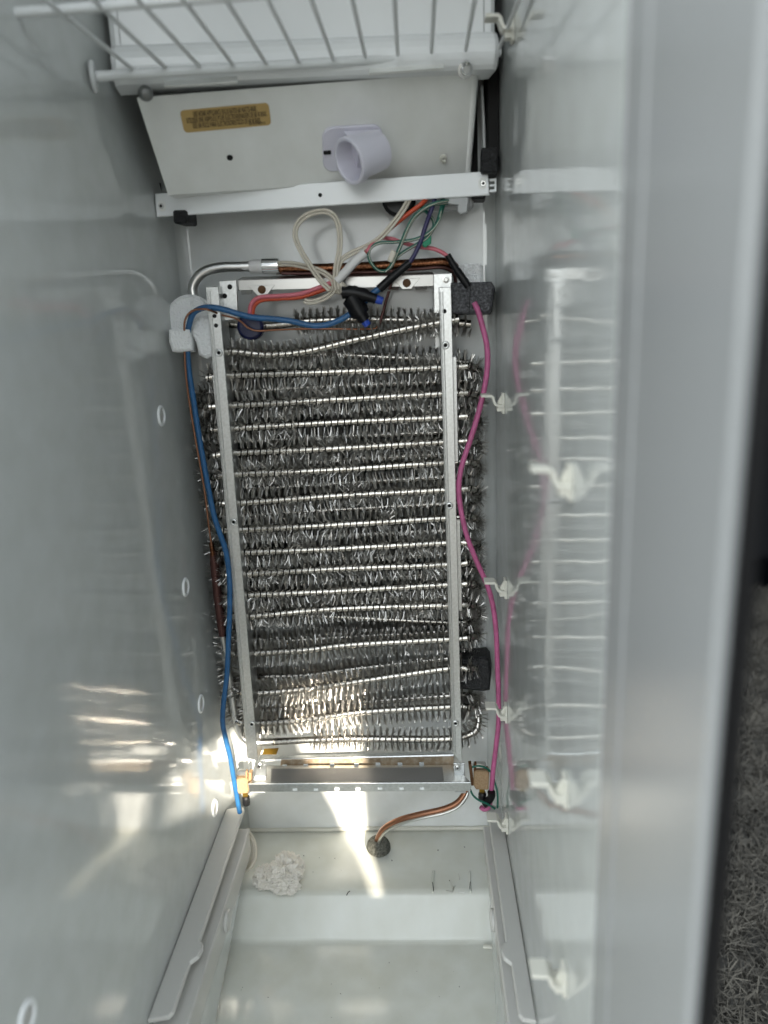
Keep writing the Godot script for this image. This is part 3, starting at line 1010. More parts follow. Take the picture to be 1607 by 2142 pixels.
func coil() -> void:
	var t := thing("evaporator_coil", "silver spine-finned cooling coil standing against the back wall between two rails", "cooling coil")
	# the passes of the front layer, from the top
	var front := [
		[Vector3(-0.1298, 0.5585, 0.0470), Vector3(-0.0975, 0.5587, 0.0470), Vector3(-0.0031, 0.5592, 0.0470), Vector3(0.1016, 0.5588, 0.0470), Vector3(0.1260, 0.5596, 0.0470)],
		[Vector3(-0.1300, 0.5298, 0.0470), Vector3(-0.1001, 0.5301, 0.0470), Vector3(-0.0047, 0.5323, 0.0470), Vector3(0.1010, 0.5330, 0.0470), Vector3(0.1257, 0.5339, 0.0470)],
		[Vector3(-0.1304, 0.5069, 0.0470), Vector3(-0.1022, 0.5078, 0.0470), Vector3(-0.0061, 0.5096, 0.0470), Vector3(0.1005, 0.5100, 0.0470), Vector3(0.1254, 0.5110, 0.0470)],
		[Vector3(-0.1307, 0.4806, 0.0470), Vector3(-0.1047, 0.4816, 0.0470), Vector3(-0.0076, 0.4836, 0.0470), Vector3(0.1023, 0.4856, 0.0470), Vector3(0.1251, 0.4867, 0.0470)],
		[Vector3(-0.1309, 0.4588, 0.0470), Vector3(-0.1067, 0.4600, 0.0470), Vector3(-0.0089, 0.4621, 0.0470), Vector3(0.1019, 0.4643, 0.0470), Vector3(0.1248, 0.4650, 0.0470)],
		[Vector3(-0.1298, 0.4305, 0.0470), Vector3(-0.1044, 0.4313, 0.0470), Vector3(-0.0106, 0.4338, 0.0470), Vector3(0.1013, 0.4367, 0.0470), Vector3(0.1244, 0.4379, 0.0470)],
		[Vector3(-0.1302, 0.4013, 0.0470), Vector3(-0.1046, 0.4021, 0.0470), Vector3(-0.0123, 0.4049, 0.0470), Vector3(0.1006, 0.4076, 0.0470), Vector3(0.1240, 0.4089, 0.0470)],
		[Vector3(-0.1302, 0.3762, 0.0470), Vector3(-0.1043, 0.3770, 0.0470), Vector3(-0.0139, 0.3786, 0.0470), Vector3(0.1001, 0.3799, 0.0470), Vector3(0.1236, 0.3808, 0.0470)],
		[Vector3(-0.1305, 0.3523, 0.0470), Vector3(-0.1039, 0.3532, 0.0470), Vector3(-0.0152, 0.3560, 0.0470), Vector3(0.1021, 0.3580, 0.0470), Vector3(0.1233, 0.3590, 0.0470)],
		[Vector3(-0.1303, 0.3280, 0.0470), Vector3(-0.1061, 0.3290, 0.0470), Vector3(-0.0167, 0.3320, 0.0470), Vector3(0.1016, 0.3348, 0.0470), Vector3(0.1230, 0.3358, 0.0470)],
		[Vector3(-0.1304, 0.3061, 0.0470), Vector3(-0.1055, 0.3071, 0.0470), Vector3(-0.0180, 0.3099, 0.0470), Vector3(0.1011, 0.3117, 0.0470), Vector3(0.1227, 0.3128, 0.0470)],
		[Vector3(-0.1300, 0.2613, 0.0470), Vector3(-0.1042, 0.2619, 0.0470), Vector3(-0.0519, 0.2641, 0.0470), Vector3(0.0002, 0.2685, 0.0470), Vector3(0.1029, 0.2739, 0.0470), Vector3(0.1222, 0.2745, 0.0470)],
		[Vector3(-0.1305, 0.2164, 0.0470), Vector3(-0.1056, 0.2148, 0.0470), Vector3(-0.0550, 0.2184, 0.0470), Vector3(-0.0020, 0.2265, 0.0470), Vector3(0.1021, 0.2374, 0.0470), Vector3(0.1217, 0.2376, 0.0470)],
		[Vector3(-0.1304, 0.1774, 0.0470), Vector3(-0.1062, 0.1764, 0.0470), Vector3(-0.0576, 0.1814, 0.0470), Vector3(0.0065, 0.1879, 0.0470), Vector3(0.1039, 0.1919, 0.0470), Vector3(0.1211, 0.1916, 0.0470)],
	]
	var rear := [
		[Vector3(-0.1372, 0.5406, 0.0190), Vector3(-0.1055, 0.5404, 0.0190), Vector3(-0.0070, 0.5420, 0.0190), Vector3(0.1021, 0.5426, 0.0190), Vector3(0.1267, 0.5431, 0.0190)],
		[Vector3(-0.1359, 0.5145, 0.0190), Vector3(-0.1079, 0.5144, 0.0190), Vector3(-0.0086, 0.5162, 0.0190), Vector3(0.1016, 0.5171, 0.0190), Vector3(0.1263, 0.5176, 0.0190)],
		[Vector3(-0.1366, 0.4884, 0.0190), Vector3(-0.1103, 0.4885, 0.0190), Vector3(-0.0101, 0.4905, 0.0190), Vector3(0.1010, 0.4920, 0.0190), Vector3(0.1260, 0.4926, 0.0190)],
		[Vector3(-0.1371, 0.4635, 0.0190), Vector3(-0.1127, 0.4637, 0.0190), Vector3(-0.0116, 0.4659, 0.0190), Vector3(0.1029, 0.4680, 0.0190), Vector3(0.1256, 0.4687, 0.0190)],
		[Vector3(-0.1365, 0.4386, 0.0190), Vector3(-0.1098, 0.4393, 0.0190), Vector3(-0.0130, 0.4418, 0.0190), Vector3(0.1024, 0.4437, 0.0190), Vector3(0.1253, 0.4450, 0.0190)],
		[Vector3(-0.1359, 0.4091, 0.0190), Vector3(-0.1100, 0.4093, 0.0190), Vector3(-0.0148, 0.4122, 0.0190), Vector3(0.1018, 0.4148, 0.0190), Vector3(0.1249, 0.4156, 0.0190)],
		[Vector3(-0.1361, 0.3801, 0.0190), Vector3(-0.1100, 0.3809, 0.0190), Vector3(-0.0165, 0.3830, 0.0190), Vector3(0.1012, 0.3848, 0.0190), Vector3(0.1245, 0.3862, 0.0190)],
		[Vector3(-0.1360, 0.3549, 0.0190), Vector3(-0.1096, 0.3553, 0.0190), Vector3(-0.0180, 0.3576, 0.0190), Vector3(0.1032, 0.3596, 0.0190), Vector3(0.1241, 0.3606, 0.0190)],
		[Vector3(-0.1358, 0.3299, 0.0190), Vector3(-0.1118, 0.3310, 0.0190), Vector3(-0.0195, 0.3335, 0.0190), Vector3(0.1027, 0.3356, 0.0190), Vector3(0.1238, 0.3367, 0.0190)],
		[Vector3(-0.1360, 0.3057, 0.0190), Vector3(-0.1113, 0.3062, 0.0190), Vector3(-0.0209, 0.3095, 0.0190), Vector3(0.1022, 0.3119, 0.0190), Vector3(0.1235, 0.3130, 0.0190)],
		[Vector3(-0.1359, 0.2897, 0.0190), Vector3(-0.0963, 0.2945, 0.0190), Vector3(-0.0537, 0.2940, 0.0190), Vector3(0.0096, 0.2884, 0.0190), Vector3(0.1016, 0.2816, 0.0190), Vector3(0.1230, 0.2810, 0.0190)],
		[Vector3(-0.1348, 0.2613, 0.0190), Vector3(-0.1071, 0.2619, 0.0190), Vector3(-0.0236, 0.2645, 0.0190), Vector3(0.1013, 0.2702, 0.0190), Vector3(0.1229, 0.2708, 0.0190)],
		[Vector3(-0.1356, 0.2182, 0.0190), Vector3(-0.1109, 0.2176, 0.0190), Vector3(-0.0588, 0.2201, 0.0190), Vector3(-0.0042, 0.2261, 0.0190), Vector3(0.1033, 0.2355, 0.0190), Vector3(0.1224, 0.2362, 0.0190)],
		[Vector3(-0.1362, 0.1757, 0.0190), Vector3(-0.1118, 0.1752, 0.0190), Vector3(-0.0618, 0.1779, 0.0190), Vector3(0.0045, 0.1840, 0.0190), Vector3(0.1051, 0.1910, 0.0190), Vector3(0.1218, 0.1907, 0.0190)],
	]
	for set_ in [front, rear]:
		for i in set_.size():
			for k in range(1, set_[i].size() - 1):
				set_[i][k] += Vector3(0, rng.randf_range(-0.0011, 0.0011), rng.randf_range(-0.002, 0.002))
			var p := spline(set_[i], 5)
			var ru := []
			for k in (1 if set_ == rear else 2):
				ru.append(Vector2(rng.randf_range(-0.11, 0.10), rng.randf_range(0.008, 0.022)))
			finned("tube_pass", t, p, 0, p.size() - 1, ru if i < 11 else [], 0.0158, set_ == front and i < 11)
	# return bends: front to rear on the right, rear to next front on the left
	for i in front.size():
		bend(t, front[i][-1], rear[i][-1], Vector3(1, 0, 0))
		if i + 1 < front.size():
			bend(t, rear[i][0], front[i + 1][0], Vector3(-1, 0, 0))
	# uppermost passes and the bent one across the opening
	var a := spline([Vector3(-0.1109, 0.6094, 0.0300), Vector3(-0.0779, 0.6053, 0.0300), Vector3(-0.0493, 0.6059, 0.0300), Vector3(-0.0303, 0.6079, 0.0300), Vector3(0.0262, 0.6074, 0.0300), Vector3(0.1031, 0.6015, 0.0300), Vector3(0.1309, 0.5985, 0.0300)], 6)
	finned("tube_pass", t, a, 15, a.size() - 1, [Vector2(-0.085, 0.02)], 0.0135, false)
	var b := spline([Vector3(-0.1172, 0.5813, 0.0500), Vector3(-0.0993, 0.5824, 0.0500), Vector3(-0.0668, 0.5784, 0.0500), Vector3(-0.0294, 0.5801, 0.0500), Vector3(0.0174, 0.5886, 0.0500), Vector3(0.0682, 0.5972, 0.0500), Vector3(0.1183, 0.6040, 0.0500)], 6)
	finned("tube_pass", t, b, 3, b.size() - 1, [Vector2(0.09, 0.02)], 0.0140, false)
	var c := spline([Vector3(-0.1241, 0.5693, 0.0220), Vector3(-0.0727, 0.5721, 0.0220), Vector3(-0.0096, 0.5743, 0.0220), Vector3(0.0430, 0.5698, 0.0220), Vector3(0.1025, 0.5647, 0.0220), Vector3(0.1277, 0.5604, 0.0220)], 6)
	finned("tube_pass", t, c, 0, c.size() - 1, [], 0.0135, false)
	# lowest pass: bare at the left
	var e := spline([Vector3(-0.1264, 0.1482, 0.0400), Vector3(-0.1045, 0.1485, 0.0400), Vector3(-0.0608, 0.1502, 0.0400), Vector3(-0.0066, 0.1511, 0.0400), Vector3(0.0526, 0.1495, 0.0400), Vector3(0.1034, 0.1492, 0.0400), Vector3(0.1247, 0.1548, 0.0400)], 6)
	finned("tube_pass", t, e, 13, e.size() - 1, [], 0.0138, false)
	bend(t, e[-1], rear[-1][-1], Vector3(1, 0, 0))

func bend(t: Node, a: Vector3, b: Vector3, out: Vector3) -> void:
	var p := []
	for i in 9:
		var w := PI * i / 8.0
		p.append(a.lerp(b, (1.0 - cos(w)) / 2.0) + out * sin(w) * 0.011)
	finned("return_bend", t, p, 0, 8, [], 0.0130, false)

func channel(t: Node, called: String, tl: Vector3, tr: Vector3, br: Vector3, bl: Vector3, depth: float) -> MeshInstance3D:
	# folded sheet: face with a raised bead along its left edge and two flanges
	var st := new_st()
	var d := Vector3(0, 0, -depth)
	var th := 0.0012
	slab(st, [tl, tr, br, bl], Vector3(0, 0, -th), 0.0005)
	var ux := (tr - tl).normalized()
	hexa(st, [tr - ux * th + Vector3(0, 0, -th), tr + Vector3(0, 0, -th), tr + d, tr - ux * th + d], [br - ux * th + Vector3(0, 0, -th), br + Vector3(0, 0, -th), br + d, br - ux * th + d])
	hexa(st, [tl + Vector3(0, 0, -th), tl + ux * th + Vector3(0, 0, -th), tl + ux * th + d, tl + d], [bl + Vector3(0, 0, -th), bl + ux * th + Vector3(0, 0, -th), bl + ux * th + d, bl + d])
	# pressed ridge down the face
	for f in [0.12, 0.30]:
		tube(st, [tl.lerp(tr, f) + Vector3(0, -0.004, 0.0001), tl.lerp(bl, 0.5).lerp(tr.lerp(br, 0.5), f) + Vector3(0, 0, 0.0001), bl.lerp(br, f) + Vector3(0, 0.004, 0.0001)], 0.00055, 6)
	return obj(called, st, M.rail, t)

func eyelet(parent: Node, at: Vector3) -> void:
	var st := new_st()
	lathe(st, along(at, Vector3(0, 0, 1)), [Vector2(0.0038, 0), Vector2(0.0034, 0.0009), Vector2(0.0024, 0.0012), Vector2(0.0018, 0.0008), Vector2(0.0016, 0.0003)], 16, true)
	obj("eyelet", st, M.rail, parent)
	st = new_st()
	lathe(st, along(at + Vector3(0, 0, 0.0004), Vector3(0, 0, 1)), [Vector2(0.0016, 0), Vector2(0, 0.0001)], 12)
	obj("rivet_hole", st, M.hole, parent)

func coil_frame() -> void:
	var t := thing("coil_frame", "aluminium frame of two upright rails and a top bracket holding the finned coil", "frame")
	var lr := channel(t, "front_rail", Vector3(-0.1167, 0.6434, 0.0660), Vector3(-0.1046, 0.6433, 0.0660), Vector3(-0.1108, 0.1411, 0.0660), Vector3(-0.1228, 0.1448, 0.0660), 0.028)
	var rr := channel(t, "front_rail", Vector3(0.0996, 0.6337, 0.0660), Vector3(0.1110, 0.6336, 0.0660), Vector3(0.1133, 0.1340, 0.0660), Vector3(0.1032, 0.1478, 0.0660), 0.028)
	for p in [Vector3(-0.1102, 0.5830, 0.0662), Vector3(-0.1119, 0.4156, 0.0662), Vector3(-0.1137, 0.1868, 0.0662)]:
		eyelet(lr, p)
	for p in [Vector3(0.1046, 0.5814, 0.0662), Vector3(0.1051, 0.4257, 0.0662), Vector3(0.1069, 0.1840, 0.0662)]:
		eyelet(rr, p)
	for p in [[Vector3(-0.1108, 0.6169, 0.0664), lr], [Vector3(-0.1103, 0.6082, 0.0664), lr], [Vector3(0.1044, 0.6122, 0.0664), rr]]:
		var st := new_st()
		lathe(st, along(p[0], Vector3(0, 0, 1)), [Vector2(0.0020, 0), Vector2(0, 0.0002)], 14)
		obj("punched_hole", st, M.hole, p[1])
	# narrow strips riveted beside the rails
	for c in [[Vector3(-0.1211, 0.5601, 0.0580), Vector3(-0.1173, 0.5600, 0.0580), Vector3(-0.1170, 0.4579, 0.0580), Vector3(-0.1209, 0.4580, 0.0580)], [Vector3(-0.1197, 0.4002, 0.0580), Vector3(-0.1157, 0.4001, 0.0580), Vector3(-0.1148, 0.3022, 0.0580), Vector3(-0.1189, 0.3023, 0.0580)],
			[Vector3(0.1105, 0.5701, 0.0580), Vector3(0.1151, 0.5699, 0.0580), Vector3(0.1152, 0.4680, 0.0580), Vector3(0.1110, 0.4682, 0.0580)], [Vector3(0.1109, 0.4094, 0.0580), Vector3(0.1161, 0.4092, 0.0580), Vector3(0.1165, 0.3100, 0.0580), Vector3(0.1116, 0.3101, 0.0580)]]:
		var st := new_st()
		slab(st, c, Vector3(0, 0, -0.0015), 0.0004)
		obj("side_strip", st, M.rail, t)
	# rear uprights seen above the coil
	var st := new_st()
	slab(st, [Vector3(-0.1071, 0.6485, 0.0520), Vector3(-0.0902, 0.6490, 0.0520), Vector3(-0.0918, 0.6128, 0.0520), Vector3(-0.1089, 0.6121, 0.0520)], Vector3(0, 0, -0.0014), 0.0005)
	var up := obj("rear_upright", st, M.rail, t)
	for p in [Vector3(-0.0971, 0.6428, 0.0524), Vector3(-0.1029, 0.6348, 0.0524)]:
		st = new_st()
		lathe(st, along(p, Vector3(0, 0, 1)), [Vector2(0.0024, 0), Vector2(0, 0.0002)], 14)
		obj("punched_hole", st, M.hole, up)
	st = new_st()
	slab(st, [Vector3(0.0953, 0.6460, 0.0540), Vector3(0.1126, 0.6461, 0.0540), Vector3(0.1119, 0.6078, 0.0540), Vector3(0.0949, 0.6107, 0.0540)], Vector3(0, 0, -0.0014), 0.0005)
	up = obj("rear_upright", st, M.rail, t)
	st = new_st()
	screw(st, Vector3(0.1067, 0.6404, 0.0542), Vector3(0, 0, 1), 0.0022, 0.003)
	obj("screw", st, M.steel, up)
	# rear rails behind the coil
	for c in [[Vector3(-0.1159, 0.6128, 0.0080), Vector3(-0.1012, 0.6131, 0.0080), Vector3(-0.1183, 0.1235, 0.0080), Vector3(-0.1332, 0.1238, 0.0080)], [Vector3(0.0959, 0.6100, 0.0080), Vector3(0.1083, 0.6100, 0.0080), Vector3(0.1137, 0.1197, 0.0080), Vector3(0.1003, 0.1199, 0.0080)]]:
		st = new_st()
		slab(st, c, Vector3(0, 0, -0.0012), 0.0003)
		obj("rear_rail", st, M.rail, t)
	# top bracket with folded lower edge, two bolt notches
	st = new_st()
	slab(st, [Vector3(-0.0907, 0.6488, 0.0460), Vector3(0.0959, 0.6458, 0.0460), Vector3(0.0957, 0.6351, 0.0460), Vector3(-0.0906, 0.6392, 0.0460)], Vector3(0, 0, -0.0014), 0.0004)
	slab(st, [Vector3(-0.0880, 0.6520, 0.0360), Vector3(0.0953, 0.6484, 0.0360), Vector3(0.0959, 0.6459, 0.0457), Vector3(-0.0907, 0.6488, 0.0457)], Vector3(0, -0.0012, 0), 0.0)
	var bk := obj("top_bracket", st, M.brushed, t)
	for c in [[Vector3(-0.0883, 0.6395, 0.0480), Vector3(-0.0768, 0.6394, 0.0480), Vector3(-0.0775, 0.6355, 0.0510), Vector3(-0.0866, 0.6354, 0.0510)], [Vector3(-0.0585, 0.6386, 0.0480), Vector3(0.0632, 0.6364, 0.0480), Vector3(0.0618, 0.6326, 0.0510), Vector3(-0.0570, 0.6342, 0.0510)], [Vector3(0.0776, 0.6358, 0.0480), Vector3(0.0898, 0.6357, 0.0480), Vector3(0.0888, 0.6323, 0.0510), Vector3(0.0784, 0.6323, 0.0510)]]:
		st = new_st()
		slab(st, c, Vector3(0, 0, -0.0014), 0.0004)
		obj("folded_lip", st, M.brushed, bk)
	for p in [Vector3(-0.0680, 0.6391, 0.0462), Vector3(0.0701, 0.6392, 0.0462)]:
		st = new_st()
		slab(st, [p + Vector3(-0.013, 0.004, 0.0002), p + Vector3(0.013, 0.004, 0.0002), p + Vector3(0.0042, -0.0055, 0.0002), p + Vector3(-0.0042, -0.0055, 0.0002)], Vector3(0, 0, -0.0014), 0.0003)
		obj("notch_plate", st, M.brushed, bk)
		st = new_st()
		lathe(st, along(p + Vector3(0, 0.0, 0.0004), Vector3(0, 0, 1)), [Vector2(0.0040, 0), Vector2(0.0038, 0.0006), Vector2(0.0024, 0.0008), Vector2(0.0024, 0.0018), Vector2(0, 0.002)], 10)
		obj("rusty_bolt", st, M.rust, bk)

func suction_line() -> void:
	var t := thing("suction_pipe", "aluminium and copper refrigerant pipe curving over the top of the coil", "pipe")
	var st := new_st()
	tube(st, spline([Vector3(-0.1312, 0.6199, 0.0320), Vector3(-0.1360, 0.6287, 0.0320), Vector3(-0.1383, 0.6383, 0.0320), Vector3(-0.1374, 0.6463, 0.0320), Vector3(-0.1313, 0.6545, 0.0320), Vector3(-0.1214, 0.6598, 0.0320), Vector3(-0.1076, 0.6618, 0.0320), Vector3(-0.0913, 0.6616, 0.0320), Vector3(-0.0773, 0.6614, 0.0320)], 6), 0.0049, 14)
	obj("aluminium_pipe", st, M.pipe, t)
	st = new_st()
	var ax: Vector3 = (Vector3(-0.0528, 0.6606, 0.0340) - Vector3(-0.0802, 0.6610, 0.0340)).normalized()
	lathe(st, along(Vector3(-0.0802, 0.6610, 0.0340), ax), [Vector2(0, 0), Vector2(0.0060, 0), Vector2(0.0064, 0.0004), Vector2(0.0064, 0.0135), Vector2(0, 0.0135)], 20)
	obj("white_sleeve", st, M.sleeve, t)
	st = new_st()
	lathe(st, along(Vector3(-0.0681, 0.6609, 0.0340), ax), [Vector2(0, 0), Vector2(0.0068, 0), Vector2(0.0072, 0.0004), Vector2(0.0072, 0.0158), Vector2(0.0068, 0.0164), Vector2(0.0056, 0.0164), Vector2(0, 0.016)], 24)
	obj("chrome_ferrule", st, M.chrome, t)
	st = new_st()
	tube(st, spline([Vector3(-0.0556, 0.6579, 0.0300), Vector3(-0.0269, 0.6566, 0.0300), Vector3(0.0102, 0.6558, 0.0300), Vector3(0.0470, 0.6560, 0.0300), Vector3(0.0838, 0.6565, 0.0300), Vector3(0.1066, 0.6564, 0.0300), Vector3(0.1158, 0.6518, 0.0260), Vector3(0.1214, 0.6385, 0.0200), Vector3(0.1223, 0.6205, 0.0160)], 6), 0.0050, 14)
	obj("copper_pipe", st, M.copper, t)
	st = new_st()
	tube(st, spline([Vector3(-0.0492, 0.6534, 0.0370), Vector3(0.0014, 0.6512, 0.0370), Vector3(0.0471, 0.6509, 0.0370), Vector3(0.0836, 0.6519, 0.0370), Vector3(0.1040, 0.6519, 0.0370), Vector3(0.1145, 0.6464, 0.0320), Vector3(0.1179, 0.6341, 0.0240)], 6), 0.0017, 8)
	obj("capillary_line", st, M.copper_dark, t)
	# left riser: dark dryer, solder joint, aluminium tube to the lowest pass
	t = thing("left_riser_pipe", "dark copper filter and pale aluminium riser pipe at the coil's left side", "pipe")
	st = new_st()
	var p := spline([Vector3(-0.1416, 0.3863, 0.0480), Vector3(-0.1416, 0.3758, 0.0480), Vector3(-0.1412, 0.3599, 0.0480), Vector3(-0.1414, 0.3331, 0.0480), Vector3(-0.1410, 0.3057, 0.0480), Vector3(-0.1407, 0.2835, 0.0480)], 5)
	var rr := []
	for i in p.size():
		var f := float(i) / (p.size() - 1)
		rr.append(0.0015 + 0.0032 * smoothstep(0.0, 0.35, f) - 0.001 * smoothstep(0.85, 1.0, f))
	tube(st, p, rr, 12)
	obj("dark_filter", st, M.copper_dark, t)
	st = new_st()
	tube(st, spline([Vector3(-0.1420, 0.3893, 0.0490), Vector3(-0.1416, 0.3735, 0.0490), Vector3(-0.1407, 0.3576, 0.0490)], 5), 0.0026, 10)
	obj("copper_neck", st, M.copper, t)
	st = new_st()
	p = spline([Vector3(-0.1416, 0.2875, 0.0470), Vector3(-0.1407, 0.2802, 0.0470), Vector3(-0.1401, 0.2706, 0.0470), Vector3(-0.1391, 0.2593, 0.0470)], 4)
	rr = []
	for i in p.size():
		rr.append(0.0036 + rng.randf_range(-0.0005, 0.0007))
	tube(st, p, rr, 10)
	obj("solder_joint", st, M.steel, t)
	st = new_st()
	tube(st, spline([Vector3(-0.1402, 0.2640, 0.0450), Vector3(-0.1392, 0.2307, 0.0450), Vector3(-0.1380, 0.1984, 0.0450), Vector3(-0.1357, 0.1715, 0.0450), Vector3(-0.1305, 0.1575, 0.0450), Vector3(-0.1196, 0.1513, 0.0450), Vector3(-0.0979, 0.1515, 0.0450)], 6), 0.0042, 12)
	obj("aluminium_pipe", st, M.pipe, t)
	# thin copper capillary: down the left side, round the foam and across under the top pass
	st = new_st()
	tube(st, spline([Vector3(-0.1343, 0.3938, 0.0750), Vector3(-0.1350, 0.4149, 0.0750), Vector3(-0.1353, 0.4444, 0.0750), Vector3(-0.1367, 0.4711, 0.0750), Vector3(-0.1386, 0.4972, 0.0750), Vector3(-0.1403, 0.5252, 0.0750), Vector3(-0.1414, 0.5526, 0.0750), Vector3(-0.1407, 0.5794, 0.0750), Vector3(-0.1387, 0.6013, 0.0750), Vector3(-0.1369, 0.6134, 0.0750), Vector3(-0.1320, 0.6205, 0.0750), Vector3(-0.1245, 0.6236, 0.0750), Vector3(-0.1138, 0.6228, 0.0750), Vector3(-0.1059, 0.6179, 0.0620), Vector3(-0.0944, 0.6143, 0.0580), Vector3(-0.0874, 0.6101, 0.0580), Vector3(-0.0815, 0.6045, 0.0580), Vector3(-0.0726, 0.6015, 0.0580), Vector3(-0.0570, 0.6016, 0.0550), Vector3(-0.0279, 0.6012, 0.0500), Vector3(-0.0004, 0.6000, 0.0500), Vector3(0.0339, 0.5986, 0.0480), Vector3(0.0409, 0.6009, 0.0480), Vector3(0.0458, 0.6105, 0.0460), Vector3(0.0510, 0.6257, 0.0460), Vector3(0.0552, 0.6399, 0.0460), Vector3(0.0582, 0.6494, 0.0420), Vector3(0.0700, 0.6524, 0.0400)], 6), 0.0010, 7)
	tag(obj("capillary_tube", st, M.copper_bright), "thin copper capillary tube beside the blue wire and over the coil", "tube")
	st = new_st()
	tube(st, spline([Vector3(0.0418, 0.6000, 0.0490), Vector3(0.0459, 0.6114, 0.0490), Vector3(0.0511, 0.6270, 0.0490), Vector3(0.0558, 0.6406, 0.0490), Vector3(0.0588, 0.6499, 0.0490), Vector3(0.0679, 0.6530, 0.0490)], 6), 0.0015, 7)
	tag(obj("brown_capillary", st, M.copper_dark), "short dark brown capillary crossing the top bracket near its right bolt", "tube")

func heater_tray() -> void:
	var t := thing("defrost_heater_tray", "slotted metal defrost heater tray under the cooling coil", "heater tray")
	var st := new_st()
	slab(st, [Vector3(-0.1202, 0.1233, 0.0820), Vector3(0.1214, 0.1217, 0.0820), Vector3(0.1214, 0.1096, 0.0800), Vector3(-0.1196, 0.1116, 0.0800)], Vector3(0, 0, -0.0014), 0.0004)
	var lip := obj("front_lip", st, M.rail, t)
	for u in [Vector3(-0.0695, 0.1148, 0.0812), Vector3(-0.0465, 0.1145, 0.0812), Vector3(-0.0235, 0.1148, 0.0812), Vector3(-0.0006, 0.1145, 0.0812), Vector3(0.0234, 0.1148, 0.0812), Vector3(0.0467, 0.1144, 0.0812), Vector3(0.0689, 0.1141, 0.0812)]:
		st = new_st()
		box(st, Transform3D(Basis(), u), Vector3(0.0050, 0.0026, 0.0012), 0.0003)
		obj("lip_tab", st, M.white_paint, lip)
	st = new_st()
	slab(st, [Vector3(-0.1203, 0.1229, 0.0815), Vector3(0.1215, 0.1213, 0.0815), Vector3(0.1058, 0.1090, 0.0300), Vector3(-0.1095, 0.1116, 0.0300)], Vector3(0, -0.0014, 0))
	obj("tray_floor", st, M.rail, t)
	st = new_st()
	slab(st, [Vector3(-0.0942, 0.1157, 0.0260), Vector3(0.1061, 0.1175, 0.0260), Vector3(0.1056, 0.0996, 0.0300), Vector3(-0.0964, 0.1007, 0.0300)], Vector3(0, 0, -0.0014), 0.0003)
	var bp := obj("back_plate", st, M.stained, t)
	for u in [Vector3(-0.0893, 0.1101, 0.0310), Vector3(-0.0648, 0.1104, 0.0310), Vector3(-0.0343, 0.1105, 0.0310), Vector3(-0.0061, 0.1107, 0.0310), Vector3(0.0187, 0.1110, 0.0310), Vector3(0.0440, 0.1106, 0.0310), Vector3(0.0686, 0.1108, 0.0310)]:
		st = new_st()
		box(st, Transform3D(Basis(), u), Vector3(0.0054, 0.0058, 0.0014), 0.0005)
		obj("plate_tab", st, M.white_paint, bp)
	st = new_st()
	slab(st, [Vector3(-0.0987, 0.1278, 0.0600), Vector3(0.0921, 0.1267, 0.0600), Vector3(0.0928, 0.1183, 0.0800), Vector3(-0.0961, 0.1210, 0.0800)], Vector3(0, -0.001, -0.001), 0.0006)
	obj("heat_shield", st, M.shield, t)
	# rail of the frame right behind and above the tray
	st = new_st()
	slab(st, [Vector3(-0.1187, 0.1160, 0.0240), Vector3(0.1062, 0.1194, 0.0240), Vector3(0.1061, 0.1163, 0.0260), Vector3(-0.1185, 0.1135, 0.0260)], Vector3(0, 0, -0.006), 0.0005)
	obj("top_rail", st, M.rail, t)
	# end brackets with screws
	for e in [[Vector3(-0.1123, 0.1376, 0.0680), Vector3(-0.1017, 0.1374, 0.0680), Vector3(-0.1028, 0.1242, 0.0680), Vector3(-0.1156, 0.1244, 0.0680), Vector3(-0.1092, 0.1371, 0.0682)], [Vector3(0.1042, 0.1307, 0.0600), Vector3(0.1163, 0.1306, 0.0600), Vector3(0.1166, 0.1155, 0.0600), Vector3(0.1045, 0.1157, 0.0600), Vector3(0.1083, 0.1260, 0.0602)]]:
		st = new_st()
		slab(st, [e[0], e[1], e[2], e[3]], Vector3(0, 0, -0.0016), 0.0005)
		var dn := Vector3(0, -0.0135, 0.0125)
		slab(st, [e[3], e[2], e[2] + dn, e[3] + dn + Vector3(-0.004 if e[0].x < 0 else 0.0, 0, 0)], Vector3(0, -0.001, -0.001), 0.0004)
		var b := obj("end_bracket", st, M.rail, t)
		st = new_st()
		screw(st, e[4], Vector3(0, 0, 1), 0.0030, 0.0024)
		obj("screw", st, M.steel, b)
		st = new_st()
		for q in 2:
			box(st, Transform3D(Basis(Vector3(0, 0, 1), 0.4 + q * PI / 2), e[4] + Vector3(0, 0, 0.0024)), Vector3(0.0036, 0.0008, 0.0005))
		obj("screw_cross", st, M.hole, b)
	st = new_st()
	slab(st, [Vector3(-0.1115, 0.1336, 0.0300), Vector3(-0.0948, 0.1346, 0.0300), Vector3(-0.0969, 0.1298, 0.0360), Vector3(-0.1134, 0.1300, 0.0360)], Vector3(0, -0.001, -0.001), 0.0005)
	obj("brass_clip", st, M.brass, t)
	# the two terminal blocks at the ends of the heater
	for s in [-1.0, 1.0]:
		var b := thing("terminal_block", "tan heater terminal block at the %s end of the tray" % ("left, sunlit" if s < 0 else "right, shaded"), "terminal block", "tan terminal blocks of the heater")
		var c: Vector3 = Vector3(-0.1302, 0.1120, 0.0700) if s < 0 else Vector3(0.1339, 0.1128, 0.0660)
		var w := 0.0135 if s < 0 else 0.0170
		var h := 0.0175 if s < 0 else 0.0215
		var poly := PackedVector2Array([Vector2(-w / 2, h * 0.42), Vector2(-w * 0.38, h / 2), Vector2(w * 0.42, h / 2), Vector2(w / 2, h * 0.36), Vector2(w * 0.47, -h * 0.42), Vector2(w * 0.38, -h / 2), Vector2(-w * 0.34, -h / 2), Vector2(-w / 2, -h * 0.3)])
		st = new_st()
		prism(st, facing(c, Vector3(-0.10 * s, 0.18, 1)), poly, 0.014, 0.0012)
